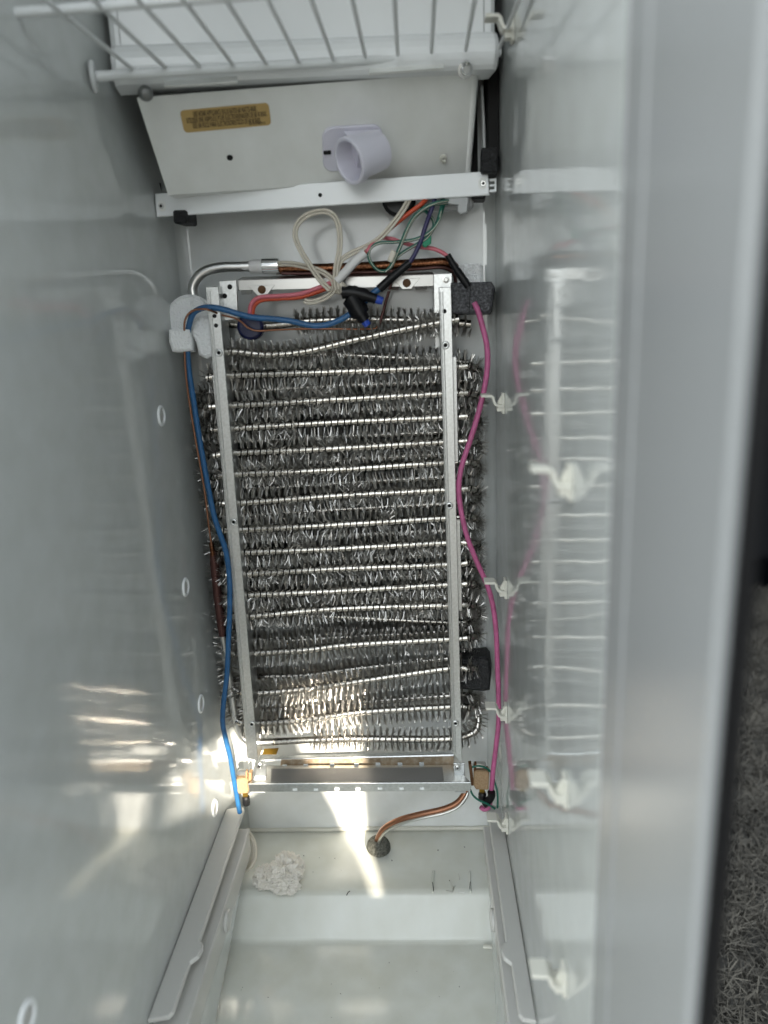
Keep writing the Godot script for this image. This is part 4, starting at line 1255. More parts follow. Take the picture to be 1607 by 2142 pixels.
		obj("body", st, M.tan, b)
		st = new_st()
		prism(st, facing(c + Vector3(-0.001, h * 0.5 + 0.0022, -0.008), Vector3(0, 0.2, 1)), round_rect(w * 0.85, 0.006, 0.0022), 0.006, 0.0006)
		obj("metal_cap", st, M.steel, b)
		st = new_st()
		box(st, Transform3D(Basis(Vector3(0, 0, 1), 0.1 * s), c + Vector3(-s * w * 0.62, h * 0.25, -0.006)), Vector3(0.0035, h * 1.25, 0.008), 0.0006)
		box(st, Transform3D(Basis(Vector3(0, 0, 1), -0.1), c + Vector3(-s * w * 0.36, h * 0.62, -0.006)), Vector3(0.0022, 0.011, 0.005), 0.0004)
		obj("mica_plate", st, M.rust if s > 0 else M.tan, b)
		st = new_st()
		box(st, Transform3D(Basis(), c + Vector3(0.001, -h / 2 - 0.0050, -0.005)), Vector3(0.0058, 0.0105, 0.0022), 0.0004)
		obj("spade_terminal", st, M.brass, b)
		st = new_st()
		lathe(st, along(c + Vector3(0.0012, -h / 2 - 0.018, -0.005), Vector3(0.02, 1, 0)), [Vector2(0, 0), Vector2(0.0040, 0), Vector2(0.0044, 0.002), Vector2(0.0044, 0.0085), Vector2(0.0036, 0.0110), Vector2(0, 0.0110)], 14)
		obj("black_boot", st, M.black, b)
	# copper drain heater line running to the drain
	t = thing("drain_pipe", "bent copper pipe with a grey metal strip running down into the drain putty", "pipe")
	var p := spline([Vector3(0.1180, 0.0983, 0.0580), Vector3(0.1157, 0.0924, 0.0600), Vector3(0.1064, 0.0817, 0.0620), Vector3(0.0903, 0.0738, 0.0620), Vector3(0.0661, 0.0664, 0.0600), Vector3(0.0430, 0.0567, 0.0560), Vector3(0.0252, 0.0406, 0.0480), Vector3(0.0151, 0.0201, 0.0400), Vector3(0.0117, 0.0021, 0.0340)], 7)
	st = new_st()
	tube(st, p, 0.0032, 12)
	obj("copper_tube", st, M.copper_bright, t)
	st = new_st()
	var q := []
	for v in p:
		q.append(v + Vector3(0.0012, -0.0036, 0.0018))
	var qr := []
	for i in q.size():
		qr.append(0.0021 + rng.randf_range(-0.0003, 0.0003))
	tube(st, q, qr, 8)
	obj("metal_strip", st, M.steel, t)
	st = new_st()
	var pt: Vector3 = Vector3(0.0148, 0.0040, 0.0363)
	var blob := []
	for i in 14:
		var f := i / 13.0
		blob.append(Vector2(0.0125 * sqrt(maxf(0.0, 1.0 - pow(f, 2.4))) + (0.0018 if i % 3 == 1 else 0.0), 0.013 * f - 0.001))
	lathe(st, along(pt, Vector3(0.1, 1, 0.2)), blob, 22, true)
	tag(obj("drain_putty", st, M.putty), "round lump of grey putty around the pipe at the drain", "putty")

func twin(st: SurfaceTool, p: Array, r: float, gap: float) -> void:   # two parallel conductors moulded together
	var fr := frames(p)
	for s in [-1.0, 1.0]:
		var q := []
		for i in p.size():
			var side: Vector3 = fr[i][0].cross(Vector3(0, 0, 1)).normalized()
			q.append(p[i] + side * s * gap)
		tube(st, q, r, 8)

func wire(called: String, label: String, pts: Array, r: float, m: Material, category := "wire", group := "") -> MeshInstance3D:
	var st := new_st()
	tube(st, spline(pts, 7), r, 9)
	var o := obj(called, st, m)
	tag(o, label, category, group)
	return o

func wiring() -> void:
	# blue heater lead
	wire("blue_wire", "thick blue wire running from the splice around white foam down to left terminal", [Vector3(0.0214, 0.6179, 0.0700), Vector3(0.0149, 0.6122, 0.0700), Vector3(0.0044, 0.6074, 0.0700), Vector3(-0.0070, 0.6044, 0.0700), Vector3(-0.0204, 0.6046, 0.0700), Vector3(-0.0380, 0.6092, 0.0700), Vector3(-0.0558, 0.6121, 0.0700), Vector3(-0.0736, 0.6141, 0.0700), Vector3(-0.0868, 0.6177, 0.0700), Vector3(-0.0999, 0.6221, 0.0700), Vector3(-0.1109, 0.6247, 0.0700), Vector3(-0.1213, 0.6243, 0.0700), Vector3(-0.1294, 0.6203, 0.0700), Vector3(-0.1340, 0.6119, 0.0700), Vector3(-0.1370, 0.6011, 0.0700), Vector3(-0.1389, 0.5879, 0.0700), Vector3(-0.1396, 0.5656, 0.0700), Vector3(-0.1384, 0.5428, 0.0700), Vector3(-0.1372, 0.5151, 0.0700), Vector3(-0.1357, 0.4891, 0.0700), Vector3(-0.1333, 0.4578, 0.0700), Vector3(-0.1303, 0.4257, 0.0700), Vector3(-0.1261, 0.4056, 0.0700), Vector3(-0.1217, 0.3852, 0.0700), Vector3(-0.1210, 0.3568, 0.0700), Vector3(-0.1236, 0.3253, 0.0700), Vector3(-0.1287, 0.2878, 0.0700), Vector3(-0.1340, 0.2493, 0.0700), Vector3(-0.1409, 0.2155, 0.0700), Vector3(-0.1442, 0.1925, 0.0700), Vector3(-0.1431, 0.1721, 0.0700), Vector3(-0.1404, 0.1513, 0.0700), Vector3(-0.1392, 0.1303, 0.0700), Vector3(-0.1380, 0.1091, 0.0700), Vector3(-0.1366, 0.0844, 0.0700), Vector3(-0.1361, 0.0782, 0.0700)], 0.0028, M.blue)
	wire("blue_wire_stub", "short blue wire end between the black splice and the black shrink sleeve", [Vector3(0.0304, 0.6235, 0.0680), Vector3(0.0378, 0.6300, 0.0680), Vector3(0.0469, 0.6363, 0.0680)], 0.0030, M.blue)
	wire("violet_wire", "dark violet wire from the shrink sleeve up behind the mounting bar", [Vector3(0.0704, 0.6530, 0.0660), Vector3(0.0776, 0.6622, 0.0660), Vector3(0.0841, 0.6743, 0.0660), Vector3(0.0902, 0.6903, 0.0660), Vector3(0.0956, 0.7033, 0.0660), Vector3(0.0993, 0.7147, 0.0500)], 0.0021, M.violet)
	var st := new_st()
	var p := spline([Vector3(0.0447, 0.6343, 0.0680), Vector3(0.0547, 0.6423, 0.0680), Vector3(0.0659, 0.6506, 0.0680), Vector3(0.0740, 0.6565, 0.0680)], 5)
	var rr := []
	for i in p.size():
		rr.append(0.0040 - 0.0006 * i / p.size())
	tube(st, p, rr, 12)
	tag(obj("shrink_sleeve", st, M.tape), "black shrink sleeve joining the blue wire to the violet wire", "sleeve", "black shrink sleeves on the wires")
	# pink lead on the right
	wire("pink_wire", "thick bright pink wire hanging down along the right wall", [Vector3(0.1319, 0.6192, 0.0640), Vector3(0.1354, 0.6113, 0.0640), Vector3(0.1397, 0.5961, 0.0640), Vector3(0.1435, 0.5784, 0.0640), Vector3(0.1438, 0.5607, 0.0640), Vector3(0.1410, 0.5407, 0.0640), Vector3(0.1344, 0.5145, 0.0640), Vector3(0.1268, 0.4906, 0.0640), Vector3(0.1191, 0.4682, 0.0640), Vector3(0.1155, 0.4506, 0.0640), Vector3(0.1152, 0.4336, 0.0640), Vector3(0.1182, 0.4114, 0.0640), Vector3(0.1236, 0.3887, 0.0640), Vector3(0.1329, 0.3631, 0.0640), Vector3(0.1414, 0.3422, 0.0640), Vector3(0.1471, 0.3212, 0.0640), Vector3(0.1509, 0.2892, 0.0640), Vector3(0.1523, 0.2456, 0.0640), Vector3(0.1532, 0.2149, 0.0640), Vector3(0.1531, 0.1835, 0.0640), Vector3(0.1504, 0.1545, 0.0640), Vector3(0.1472, 0.1250, 0.0640), Vector3(0.1450, 0.0979, 0.0640), Vector3(0.1428, 0.0796, 0.0640), Vector3(0.1374, 0.0747, 0.0640), Vector3(0.1332, 0.0779, 0.0640)], 0.0027, M.pink)
	wire("rose_wire", "thinner rose pink wire crossing from red wire to the right shrink sleeve", [Vector3(0.0347, 0.6675, 0.0660), Vector3(0.0415, 0.6751, 0.0640), Vector3(0.0478, 0.6796, 0.0550), Vector3(0.0579, 0.6784, 0.0550), Vector3(0.0688, 0.6745, 0.0550), Vector3(0.0818, 0.6706, 0.0550), Vector3(0.0950, 0.6683, 0.0550), Vector3(0.1037, 0.6646, 0.0550), Vector3(0.1106, 0.6593, 0.0550)], 0.0019, M.rose)
	st = new_st()
	p = spline([Vector3(0.1084, 0.6621, 0.0580), Vector3(0.1143, 0.6522, 0.0580), Vector3(0.1177, 0.6470, 0.0580), Vector3(0.1220, 0.6409, 0.0580), Vector3(0.1272, 0.6331, 0.0580)], 5)
	rr = []
	for i in p.size():
		rr.append(0.0030 if i < p.size() * 0.4 else 0.0036)
	tube(st, p, rr, 12)
	tag(obj("shrink_sleeve", st, M.tape), "black shrink sleeve entering the dark grey foam block at right", "sleeve", "black shrink sleeves on the wires")
	# cream twin cable
	st = new_st()
	twin(st, spline([Vector3(-0.0513, 0.6620, 0.0420), Vector3(-0.0373, 0.6610, 0.0500), Vector3(-0.0201, 0.6567, 0.0620), Vector3(-0.0071, 0.6519, 0.0620), Vector3(0.0013, 0.6448, 0.0620), Vector3(0.0027, 0.6371, 0.0620), Vector3(-0.0026, 0.6309, 0.0620), Vector3(-0.0132, 0.6266, 0.0620), Vector3(-0.0223, 0.6257, 0.0620), Vector3(-0.0258, 0.6276, 0.0620)], 7), 0.00125, 0.00135)
	twin(st, spline([Vector3(-0.0008, 0.6359, 0.0680), Vector3(-0.0083, 0.6438, 0.0680), Vector3(-0.0163, 0.6559, 0.0680), Vector3(-0.0249, 0.6708, 0.0680), Vector3(-0.0293, 0.6834, 0.0680), Vector3(-0.0268, 0.6935, 0.0680), Vector3(-0.0185, 0.7004, 0.0680), Vector3(-0.0074, 0.7035, 0.0680), Vector3(0.0024, 0.7027, 0.0680), Vector3(0.0090, 0.6959, 0.0680), Vector3(0.0113, 0.6836, 0.0680), Vector3(0.0100, 0.6693, 0.0680), Vector3(0.0067, 0.6570, 0.0680), Vector3(0.0052, 0.6466, 0.0680), Vector3(0.0063, 0.6360, 0.0680)], 7), 0.00125, 0.00135)
	twin(st, spline([Vector3(0.0767, 0.7156, 0.0520), Vector3(0.0704, 0.7034, 0.0650), Vector3(0.0596, 0.6906, 0.0650), Vector3(0.0483, 0.6797, 0.0650), Vector3(0.0362, 0.6728, 0.0650), Vector3(0.0206, 0.6669, 0.0650), Vector3(0.0110, 0.6611, 0.0650), Vector3(0.0065, 0.6517, 0.0650), Vector3(0.0055, 0.6424, 0.0650), Vector3(0.0085, 0.6330, 0.0650)], 7), 0.00125, 0.00135)
	twin(st, spline([Vector3(-0.0016, 0.6369, 0.0600), Vector3(0.0037, 0.6349, 0.0600), Vector3(0.0125, 0.6328, 0.0600)], 5), 0.00125, 0.00135)
	tag(obj("cream_cable", st, M.cream), "cream twin cable looped in front of the copper pipe", "cable")
	# red and rose leads of the thermostat
	wire("orange_wire", "orange red wire from the navy thermostat into the white sleeve", [Vector3(-0.0768, 0.6158, 0.0580), Vector3(-0.0742, 0.6244, 0.0580), Vector3(-0.0665, 0.6293, 0.0580), Vector3(-0.0520, 0.6300, 0.0580), Vector3(-0.0315, 0.6304, 0.0580), Vector3(-0.0155, 0.6341, 0.0580), Vector3(-0.0017, 0.6386, 0.0580), Vector3(0.0076, 0.6446, 0.0580)], 0.0020, M.orange)
	wire("salmon_wire", "salmon pink wire lying beside the orange one above the navy thermostat", [Vector3(-0.0791, 0.6159, 0.0600), Vector3(-0.0764, 0.6263, 0.0600), Vector3(-0.0682, 0.6320, 0.0600), Vector3(-0.0514, 0.6326, 0.0600), Vector3(-0.0310, 0.6334, 0.0600), Vector3(-0.0150, 0.6375, 0.0600), Vector3(-0.0013, 0.6420, 0.0600), Vector3(0.0061, 0.6459, 0.0600)], 0.0020, M.rose)
	wire("red_wire", "red wire leaving the white sleeve upwards behind the mounting bar", [Vector3(0.0322, 0.6666, 0.0620), Vector3(0.0382, 0.6725, 0.0620), Vector3(0.0495, 0.6815, 0.0620), Vector3(0.0630, 0.6915, 0.0620), Vector3(0.0763, 0.7003, 0.0620), Vector3(0.0872, 0.7074, 0.0620), Vector3(0.0941, 0.7162, 0.0500)], 0.0021, M.orange)
	st = new_st()
	tube(st, spline([Vector3(0.0057, 0.6432, 0.0660), Vector3(0.0140, 0.6505, 0.0660), Vector3(0.0224, 0.6585, 0.0660), Vector3(0.0333, 0.6671, 0.0660)], 5), 0.0041, 12)
	tag(obj("white_sleeve", st, M.sleeve), "white printed sleeve around the red wires in front of the copper pipe", "sleeve")
	st = new_st()
	tube(st, spline([Vector3(0.0073, 0.6445, 0.0640), Vector3(0.0105, 0.6388, 0.0640), Vector3(0.0155, 0.6327, 0.0640)], 4), 0.0034, 10)
	tag(obj("clear_sleeve_end", st, M.cream), "pale sleeve end tucked into the black taped splice", "sleeve")
	# green and white striped wires
	for g in [[[Vector3(0.1132, 0.7069, 0.0560), Vector3(0.1044, 0.7060, 0.0600), Vector3(0.0935, 0.7038, 0.0660), Vector3(0.0826, 0.6975, 0.0660), Vector3(0.0751, 0.6890, 0.0660), Vector3(0.0690, 0.6770, 0.0660), Vector3(0.0629, 0.6650, 0.0660), Vector3(0.0573, 0.6544, 0.0660), Vector3(0.0519, 0.6505, 0.0660), Vector3(0.0449, 0.6508, 0.0660), Vector3(0.0390, 0.6569, 0.0660), Vector3(0.0363, 0.6641, 0.0660), Vector3(0.0388, 0.6710, 0.0660), Vector3(0.0472, 0.6747, 0.0660), Vector3(0.0624, 0.6749, 0.0660), Vector3(0.0798, 0.6765, 0.0660), Vector3(0.0930, 0.6825, 0.0660), Vector3(0.1009, 0.6918, 0.0660), Vector3(0.1058, 0.7048, 0.0560), Vector3(0.1080, 0.7143, 0.0500)], "looped green wire with pale stripe from the grey plug down through the white tie"],
			[[Vector3(0.1110, 0.7084, 0.0580), Vector3(0.0999, 0.7061, 0.0680), Vector3(0.0892, 0.7026, 0.0680), Vector3(0.0787, 0.6951, 0.0680), Vector3(0.0715, 0.6841, 0.0680), Vector3(0.0658, 0.6721, 0.0680), Vector3(0.0602, 0.6608, 0.0680), Vector3(0.0551, 0.6528, 0.0680), Vector3(0.0506, 0.6496, 0.0680)], "second green striped wire running next to the first from the grey plug"],
			[[Vector3(0.0582, 0.6578, 0.0640), Vector3(0.0664, 0.6649, 0.0640), Vector3(0.0797, 0.6718, 0.0640), Vector3(0.0898, 0.6775, 0.0640), Vector3(0.0983, 0.6881, 0.0640), Vector3(0.1029, 0.7000, 0.0640), Vector3(0.1054, 0.7136, 0.0500)], "thin green wire returning from the white tie towards the bar"],
			[[Vector3(0.0843, 0.7065, 0.0500), Vector3(0.0913, 0.6985, 0.0600), Vector3(0.0963, 0.6918, 0.0600), Vector3(0.0957, 0.6845, 0.0600), Vector3(0.0912, 0.6781, 0.0600)], "short dark green wire that ends in the green flag terminal"]]:
		var o := wire("green_wire", g[1], g[0], 0.0015, M.green, "wire", "green wires below the mounting bar")
		st = new_st()
		var sp := spline(g[0], 7)
		for i in sp.size():
			sp[i] += Vector3(0.0005, -0.0003, 0.0011)
		tube(st, sp, 0.00045, 5)
		obj("pale_stripe", st, M.cream, o)
	st = new_st()
	box(st, Transform3D(Basis(Vector3(0, 0, 1), -0.45), Vector3(0.0577, 0.6625, 0.0700)), Vector3(0.0050, 0.0105, 0.0040), 0.0008)
	tag(obj("wire_tie", st, M.cream), "small cream tie wrapped around the green wires", "cable tie")
	st = new_st()
	prism(st, facing(Vector3(0.0897, 0.6742, 0.0640), Vector3(0.1, 0, 1)), PackedVector2Array([Vector2(-0.004, 0.004), Vector2(0.0045, 0.005), Vector2(0.0040, -0.002), Vector2(-0.001, -0.0052), Vector2(-0.0038, -0.004)]), 0.003, 0.0006)
	tag(obj("flag_terminal", st, M.green_tag), "bright green flag terminal among the striped wires", "terminal")
	st = new_st()
	prism(st, facing(Vector3(0.1084, 0.7078, 0.0600), Vector3(0, 0, 1)), PackedVector2Array([Vector2(-0.001, 0.0045), Vector2(0.018, 0.0035), Vector2(0.020, 0.002), Vector2(0.0185, -0.0105), Vector2(0.0125, -0.0115), Vector2(0.0095, -0.009), Vector2(0.0102, -0.0035), Vector2(0.0, -0.002)]), 0.007, 0.0008)
	tag(obj("grey_plug", st, M.grey_plastic), "grey plastic plug hanging below the right end of the mounting bar", "plug")
	st = new_st()
	box(st, Transform3D(Basis(), Vector3(0.1097, 0.7147, 0.0400)), Vector3(0.048, 0.026, 0.016), 0.002)
	tag(obj("connector_housing", st, M.grey_plastic), "grey connector box half hidden behind the mounting bar's right end", "connector")
	st = new_st()
	lathe(st, along(Vector3(0.0653, 0.7147, 0.0300), Vector3(0, 0, 1)), [Vector2(0.016, 0), Vector2(0.016, 0.010), Vector2(0.013, 0.013), Vector2(0, 0.013)], 20)
	tag(obj("end_plug", st, M.black), "black round cap just showing under the mounting bar", "cap")
	# black taped splice with two blue tipped connectors
	var t := thing("taped_splice", "black taped wire splice with two blue tipped crimp connectors", "splice")
	st = new_st()
	p = spline([Vector3(0.0111, 0.6327, 0.0740), Vector3(0.0173, 0.6325, 0.0740), Vector3(0.0251, 0.6313, 0.0740), Vector3(0.0346, 0.6284, 0.0740), Vector3(0.0424, 0.6255, 0.0740)], 5)
	rr = []
	for i in p.size():
		rr.append([0.0066, 0.0080, 0.0076, 0.0056, 0.0036][mini(i / 5, 4)] + 0.0003 * sin(i * 1.7))
	tube(st, p, rr, 9, 0.85)
	p = spline([Vector3(0.0137, 0.6352, 0.0720), Vector3(0.0191, 0.6282, 0.0720), Vector3(0.0243, 0.6182, 0.0720), Vector3(0.0279, 0.6117, 0.0720), Vector3(0.0312, 0.6068, 0.0720)], 5)
	rr = []
	for i in p.size():
		rr.append([0.0066, 0.0108, 0.0110, 0.0068, 0.0042][mini(i / 5, 4)] + 0.0004 * sin(i * 1.3))
	tube(st, p, rr, 9, 0.85)
	obj("taped_body", st, M.tape, t)
	for e in [[Vector3(0.0411, 0.6260, 0.0740), Vector3(0.0480, 0.6236, 0.0740)], [Vector3(0.0295, 0.6082, 0.0720), Vector3(0.0332, 0.6024, 0.0720)]]:
		st = new_st()
		var ax: Vector3 = (e[1] - e[0]).normalized()
		var l: float = e[0].distance_to(e[1])
		lathe(st, along(e[0], ax), [Vector2(0, 0), Vector2(0.0038, 0), Vector2(0.0038, l * 0.55), Vector2(0.0033, l), Vector2(0.0024, l), Vector2(0, l * 0.8)], 10)
		obj("blue_tip", st, M.tip_blue, t)
	# defrost thermostat disc
	t = thing("defrost_thermostat", "round navy blue thermostat disc clipped to the top pass of the coil", "thermostat")
	st = new_st()
	lathe(st, along(Vector3(-0.0824, 0.6048, 0.0360), Vector3(0.02, 0.05, 1)), [Vector2(0, 0), Vector2(0.0122, 0), Vector2(0.0128, 0.001), Vector2(0.0128, 0.0105), Vector2(0.0118, 0.0122), Vector2(0.0100, 0.0128), Vector2(0, 0.0130)], 28)
	obj("disc", st, M.navy, t)
	st = new_st()
	tube(st, spline([Vector3(-0.0906, 0.6143, 0.0440), Vector3(-0.0810, 0.6175, 0.0440), Vector3(-0.0706, 0.6144, 0.0440)], 5), 0.0012, 6)
	obj("spring_clip", st, M.chrome, t)
	# thin green earth wire at right terminal
	wire("earth_wire", "thin green earth wire looping around the right terminal block", [Vector3(0.1229, 0.1264, 0.0620), Vector3(0.1307, 0.1287, 0.0620), Vector3(0.1401, 0.1255, 0.0620), Vector3(0.1463, 0.1177, 0.0620), Vector3(0.1494, 0.1055, 0.0620), Vector3(0.1516, 0.0950, 0.0660), Vector3(0.1515, 0.0779, 0.0660)], 0.0011, M.green)
	wire("earth_wire", "thin green earth wire crossing below the right terminal block", [Vector3(0.1213, 0.1071, 0.0740), Vector3(0.1243, 0.0999, 0.0740), Vector3(0.1305, 0.0938, 0.0740), Vector3(0.1398, 0.0888, 0.0740), Vector3(0.1481, 0.0826, 0.0740)], 0.0011, M.green)
	st = new_st()
	tube(st, spline([Vector3(0.1366, 0.0838, 0.0680), Vector3(0.1414, 0.0887, 0.0680), Vector3(0.1446, 0.0941, 0.0680), Vector3(0.1446, 0.1001, 0.0680)], 4), 0.0043, 10)
	tag(obj("tape_wrap", st, M.tape), "black tape wrapped around the pink wire at the right terminal", "tape")

func foam_shape(st: SurfaceTool, xf: Transform3D, poly: PackedVector2Array, depth: float) -> void:
	prism(st, xf, poly, depth, 0.0022)

func foam() -> void:
	# white foam sleeve round the pipe at upper left
	var t := thing("white_foam_sleeve", "white foam pipe sleeve squeezed around the blue wire at the coil's upper left", "foam sleeve")
	var st := new_st()
	prism(st, facing(Vector3(-0.1384, 0.6147, 0.0520), Vector3(0.1, 0.1, 1)), arc2(Vector2.ZERO, 0.0235, 15, 205, 14) + PackedVector2Array([Vector2(-0.010, -0.012), Vector2(0.012, -0.010)]), 0.040, 0.003)
	obj("rear_roll", st, M.foam_white, t)
	st = new_st()
	prism(st, facing(Vector3(-0.1424, 0.5964, 0.0780), Vector3(0.15, 0.1, 1)), PackedVector2Array([Vector2(-0.0095, 0.0100), Vector2(-0.0045, 0.0112), Vector2(0.0092, 0.0095), Vector2(0.0100, 0.0), Vector2(0.0098, -0.0095), Vector2(0.0, -0.0105), Vector2(-0.0082, -0.0098), Vector2(-0.0105, -0.001)]), 0.030, 0.0022)
	obj("left_end", st, M.foam_white, t)
	st = new_st()
	prism(st, facing(Vector3(-0.1254, 0.5976, 0.0620), Vector3(-0.1, 0.15, 1)), PackedVector2Array([Vector2(-0.0125, 0.013), Vector2(-0.004, 0.0205), Vector2(0.010, 0.020), Vector2(0.0125, 0.012), Vector2(0.0125, -0.016), Vector2(0.0015, -0.0195), Vector2(-0.0055, -0.016), Vector2(-0.0075, -0.004), Vector2(-0.0125, 0.004)]), 0.028, 0.0026)
	obj("right_end", st, M.foam_white, t)
	# dark grey foam block at upper right
	t = thing("grey_foam_block", "speckled dark grey foam block beside the top of the right rail", "foam block")
	st = new_st()
	prism(st, facing(Vector3(0.1287, 0.6227, 0.0600), Vector3(-0.12, 0.05, 1), Vector3(0.13, 1, 0)), PackedVector2Array([Vector2(-0.0195, 0.0125), Vector2(-0.001, 0.0145), Vector2(0.0175, 0.0165), Vector2(0.0205, 0.013), Vector2(0.0205, -0.0085), Vector2(0.0185, -0.0118), Vector2(0.0005, -0.0135), Vector2(-0.0188, -0.0158), Vector2(-0.0205, -0.012)]), 0.045, 0.0018)
	obj("block", st, M.foam_dark, t)
	st = new_st()
	box(st, Transform3D(Basis(Vector3(0, 0, 1), -0.05), Vector3(0.1283, 0.6236, 0.0603)), Vector3(0.0007, 0.027, 0.0008))
	obj("slit", st, M.hole, t)
	st = new_st()
	box(st, Transform3D(Basis(), Vector3(0.1306, 0.6440, 0.0160)), Vector3(0.026, 0.022, 0.026), 0.003)
	tag(obj("grey_foam_pad", st, M.foam_white), "pale grey foam pad behind the dark foam block", "foam pad")
	# black foam block low on the right
	st = new_st()
	prism(st, facing(Vector3(0.1289, 0.2324, 0.0460), Vector3(-0.1, 0.15, 1)), PackedVector2Array([Vector2(-0.022, 0.016), Vector2(0.006, 0.0175), Vector2(0.0125, 0.0185), Vector2(0.0165, 0.014), Vector2(0.0185, 0.0), Vector2(0.0165, -0.019), Vector2(0.010, -0.0205), Vector2(-0.022, -0.018)]), 0.035, 0.002)
	tag(obj("black_foam_block", st, M.foam_black), "black foam block wedged between coil and right wall near the bottom", "foam block")
	# small black foam pads at the ends of the mounting bar
	for f in [[Vector3(-0.1640, 0.7326, 0.0500), Vector3(0.0125, 0.0155, 0.030), "black foam pad above the left end of the mounting bar"], [Vector3(-0.1329, 0.7053, 0.0520), Vector3(0.0125, 0.0115, 0.030), "black foam pad under the left end of the mounting bar"],
			[Vector3(0.1470, 0.7380, 0.0560), Vector3(0.0150, 0.0205, 0.035), "black foam pad above the right end of the mounting bar"], [Vector3(0.1382, 0.7118, 0.0460), Vector3(0.0125, 0.0070, 0.030), "black foam pad under the right end of the mounting bar"]]:
		st = new_st()
		box(st, Transform3D(Basis(Vector3(0, 0, 1), -0.04) * Basis(Vector3(0, 1, 0), -0.06), f[0]), f[1], 0.0014)
		tag(obj("foam_pad", st, M.foam_black), f[2], "foam pad", "black foam pads at the mounting bar")

func wall_clips() -> void:
	var spots := [
		[Vector3(0.1570, 0.8128, 0.1562), "white plastic shelf clip at the wire shelf's right end"],
		[Vector3(0.1570, 0.5271, 0.0868), "highest rear wall clip, beside the coil and under the light housing"],
		[Vector3(0.1570, 0.3518, 0.1060), "rear wall clip at mid height, just below the bend of the pink wire"],
		[Vector3(0.1570, 0.2205, 0.1101), "rear wall clip beside the black foam block, over the pink wire"],
		[Vector3(0.1570, 0.0974, 0.1188), "lowest rear wall clip, right over the end of the right drawer rail"],
		[Vector3(0.1570, 0.5269, 0.4056), "front wall clip, upper one of the three nearer the viewer"],
		[Vector3(0.1570, 0.3452, 0.4121), "front wall clip level with the heater tray, middle of the nearer three"],
		[Vector3(0.1570, 0.2203, 0.4226), "front wall clip near the bottom right, lowest of the nearer three"],
	]
	var proto: Node3D
	for i in spots.size():
		var at: Vector3 = spots[i][0]
		at.x = XW
		var t: Node3D
		if i == 0:
			t = thing("wall_clip", spots[i][1], "clip", "white plastic clips on the right wall")
			proto = t
			# bent arm, outline in xy, 13 mm deep
			var st := new_st()
			var mid := [Vector2(-0.0005, -0.0010), Vector2(-0.0050, -0.0010), Vector2(-0.0082, 0.0002), Vector2(-0.0098, 0.0030), Vector2(-0.0106, 0.0066), Vector2(-0.0122, 0.0083), Vector2(-0.0215, 0.0087)]
			var poly := PackedVector2Array()
			for k in mid.size():
				var d: Vector2 = (mid[mini(k + 1, mid.size() - 1)] - mid[maxi(k - 1, 0)]).normalized()
				poly.append(mid[k] + d.orthogonal() * 0.00125)
			for k in range(mid.size() - 1, -1, -1):
				var d: Vector2 = (mid[mini(k + 1, mid.size() - 1)] - mid[maxi(k - 1, 0)]).normalized()
				poly.append(mid[k] - d.orthogonal() * 0.00125)
			prism(st, Transform3D(Basis(), Vector3(0, 0, 0.0065)), poly, 0.013, 0.0004)
			obj("arm", st, M.nylon, t)
			st = new_st()
			box(st, Transform3D(Basis(), Vector3(-0.0013, 0.001, 0)), Vector3(0.0024, 0.0190, 0.0110), 0.0005)
			obj("back_plate", st, M.nylon, t)
			st = new_st()
			prism(st, Transform3D(Basis(), Vector3(0, 0, 0.0012)), PackedVector2Array([Vector2(-0.0022, 0.0092), Vector2(-0.0060, 0.0030), Vector2(-0.0066, -0.0012), Vector2(-0.0022, -0.0012)]), 0.0024, 0.0003)
			obj("gusset", st, M.nylon, t)
			st = new_st()
			box(st, Transform3D(Basis(), Vector3(-0.0040, -0.0042, 0)), Vector3(0.0062, 0.0042, 0.009), 0.0006)
			obj("foot", st, M.nylon, t)
		else:
			t = proto.duplicate()
			t.name = "wall_clip_%03d" % i
			add_child(t, true)
			tag(t, spots[i][1], "clip", "white plastic clips on the right wall")
		t.position = at

func grommets() -> void:
	var spots := [
		[Vector3(-0.1570, 0.5313, 0.1130), "uppermost white ring grommet on the left wall"],
		[Vector3(-0.1570, 0.3605, 0.1016), "white ring grommet at mid height of the left wall"],
		[Vector3(-0.1570, 0.2298, 0.0968), "white ring grommet above the sunlit patch on left wall"],
		[Vector3(-0.1570, 0.1006, 0.0915), "white ring grommet at the lower edge of the sunlit patch"],
		[Vector3(-0.1570, 0.2356, 0.4624), "large looking ring grommet at the bottom left, nearest the viewer"],
	]
	for i in spots.size():
		var at: Vector3 = spots[i][0]
		at.x = -XW
		var t := thing("wall_grommet", spots[i][1], "grommet", "ring grommets on the left wall")
		var st := new_st()
		lathe(st, along(at, Vector3(1, 0, 0)), [Vector2(0.0098, 0), Vector2(0.0094, 0.0012), Vector2(0.0080, 0.0018), Vector2(0.0066, 0.0014), Vector2(0.0060, 0.0004)], 28, true)
		obj("ring", st, M.white_paint, t)
		st = new_st()
		lathe(st, along(at + Vector3(0.0003, 0, 0), Vector3(1, 0, 0)), [Vector2(0.0060, 0.0), Vector2(0.0030, 0.0004), Vector2(0, 0.0005)], 20)
		obj("plug", st, M.rail_plastic, t)

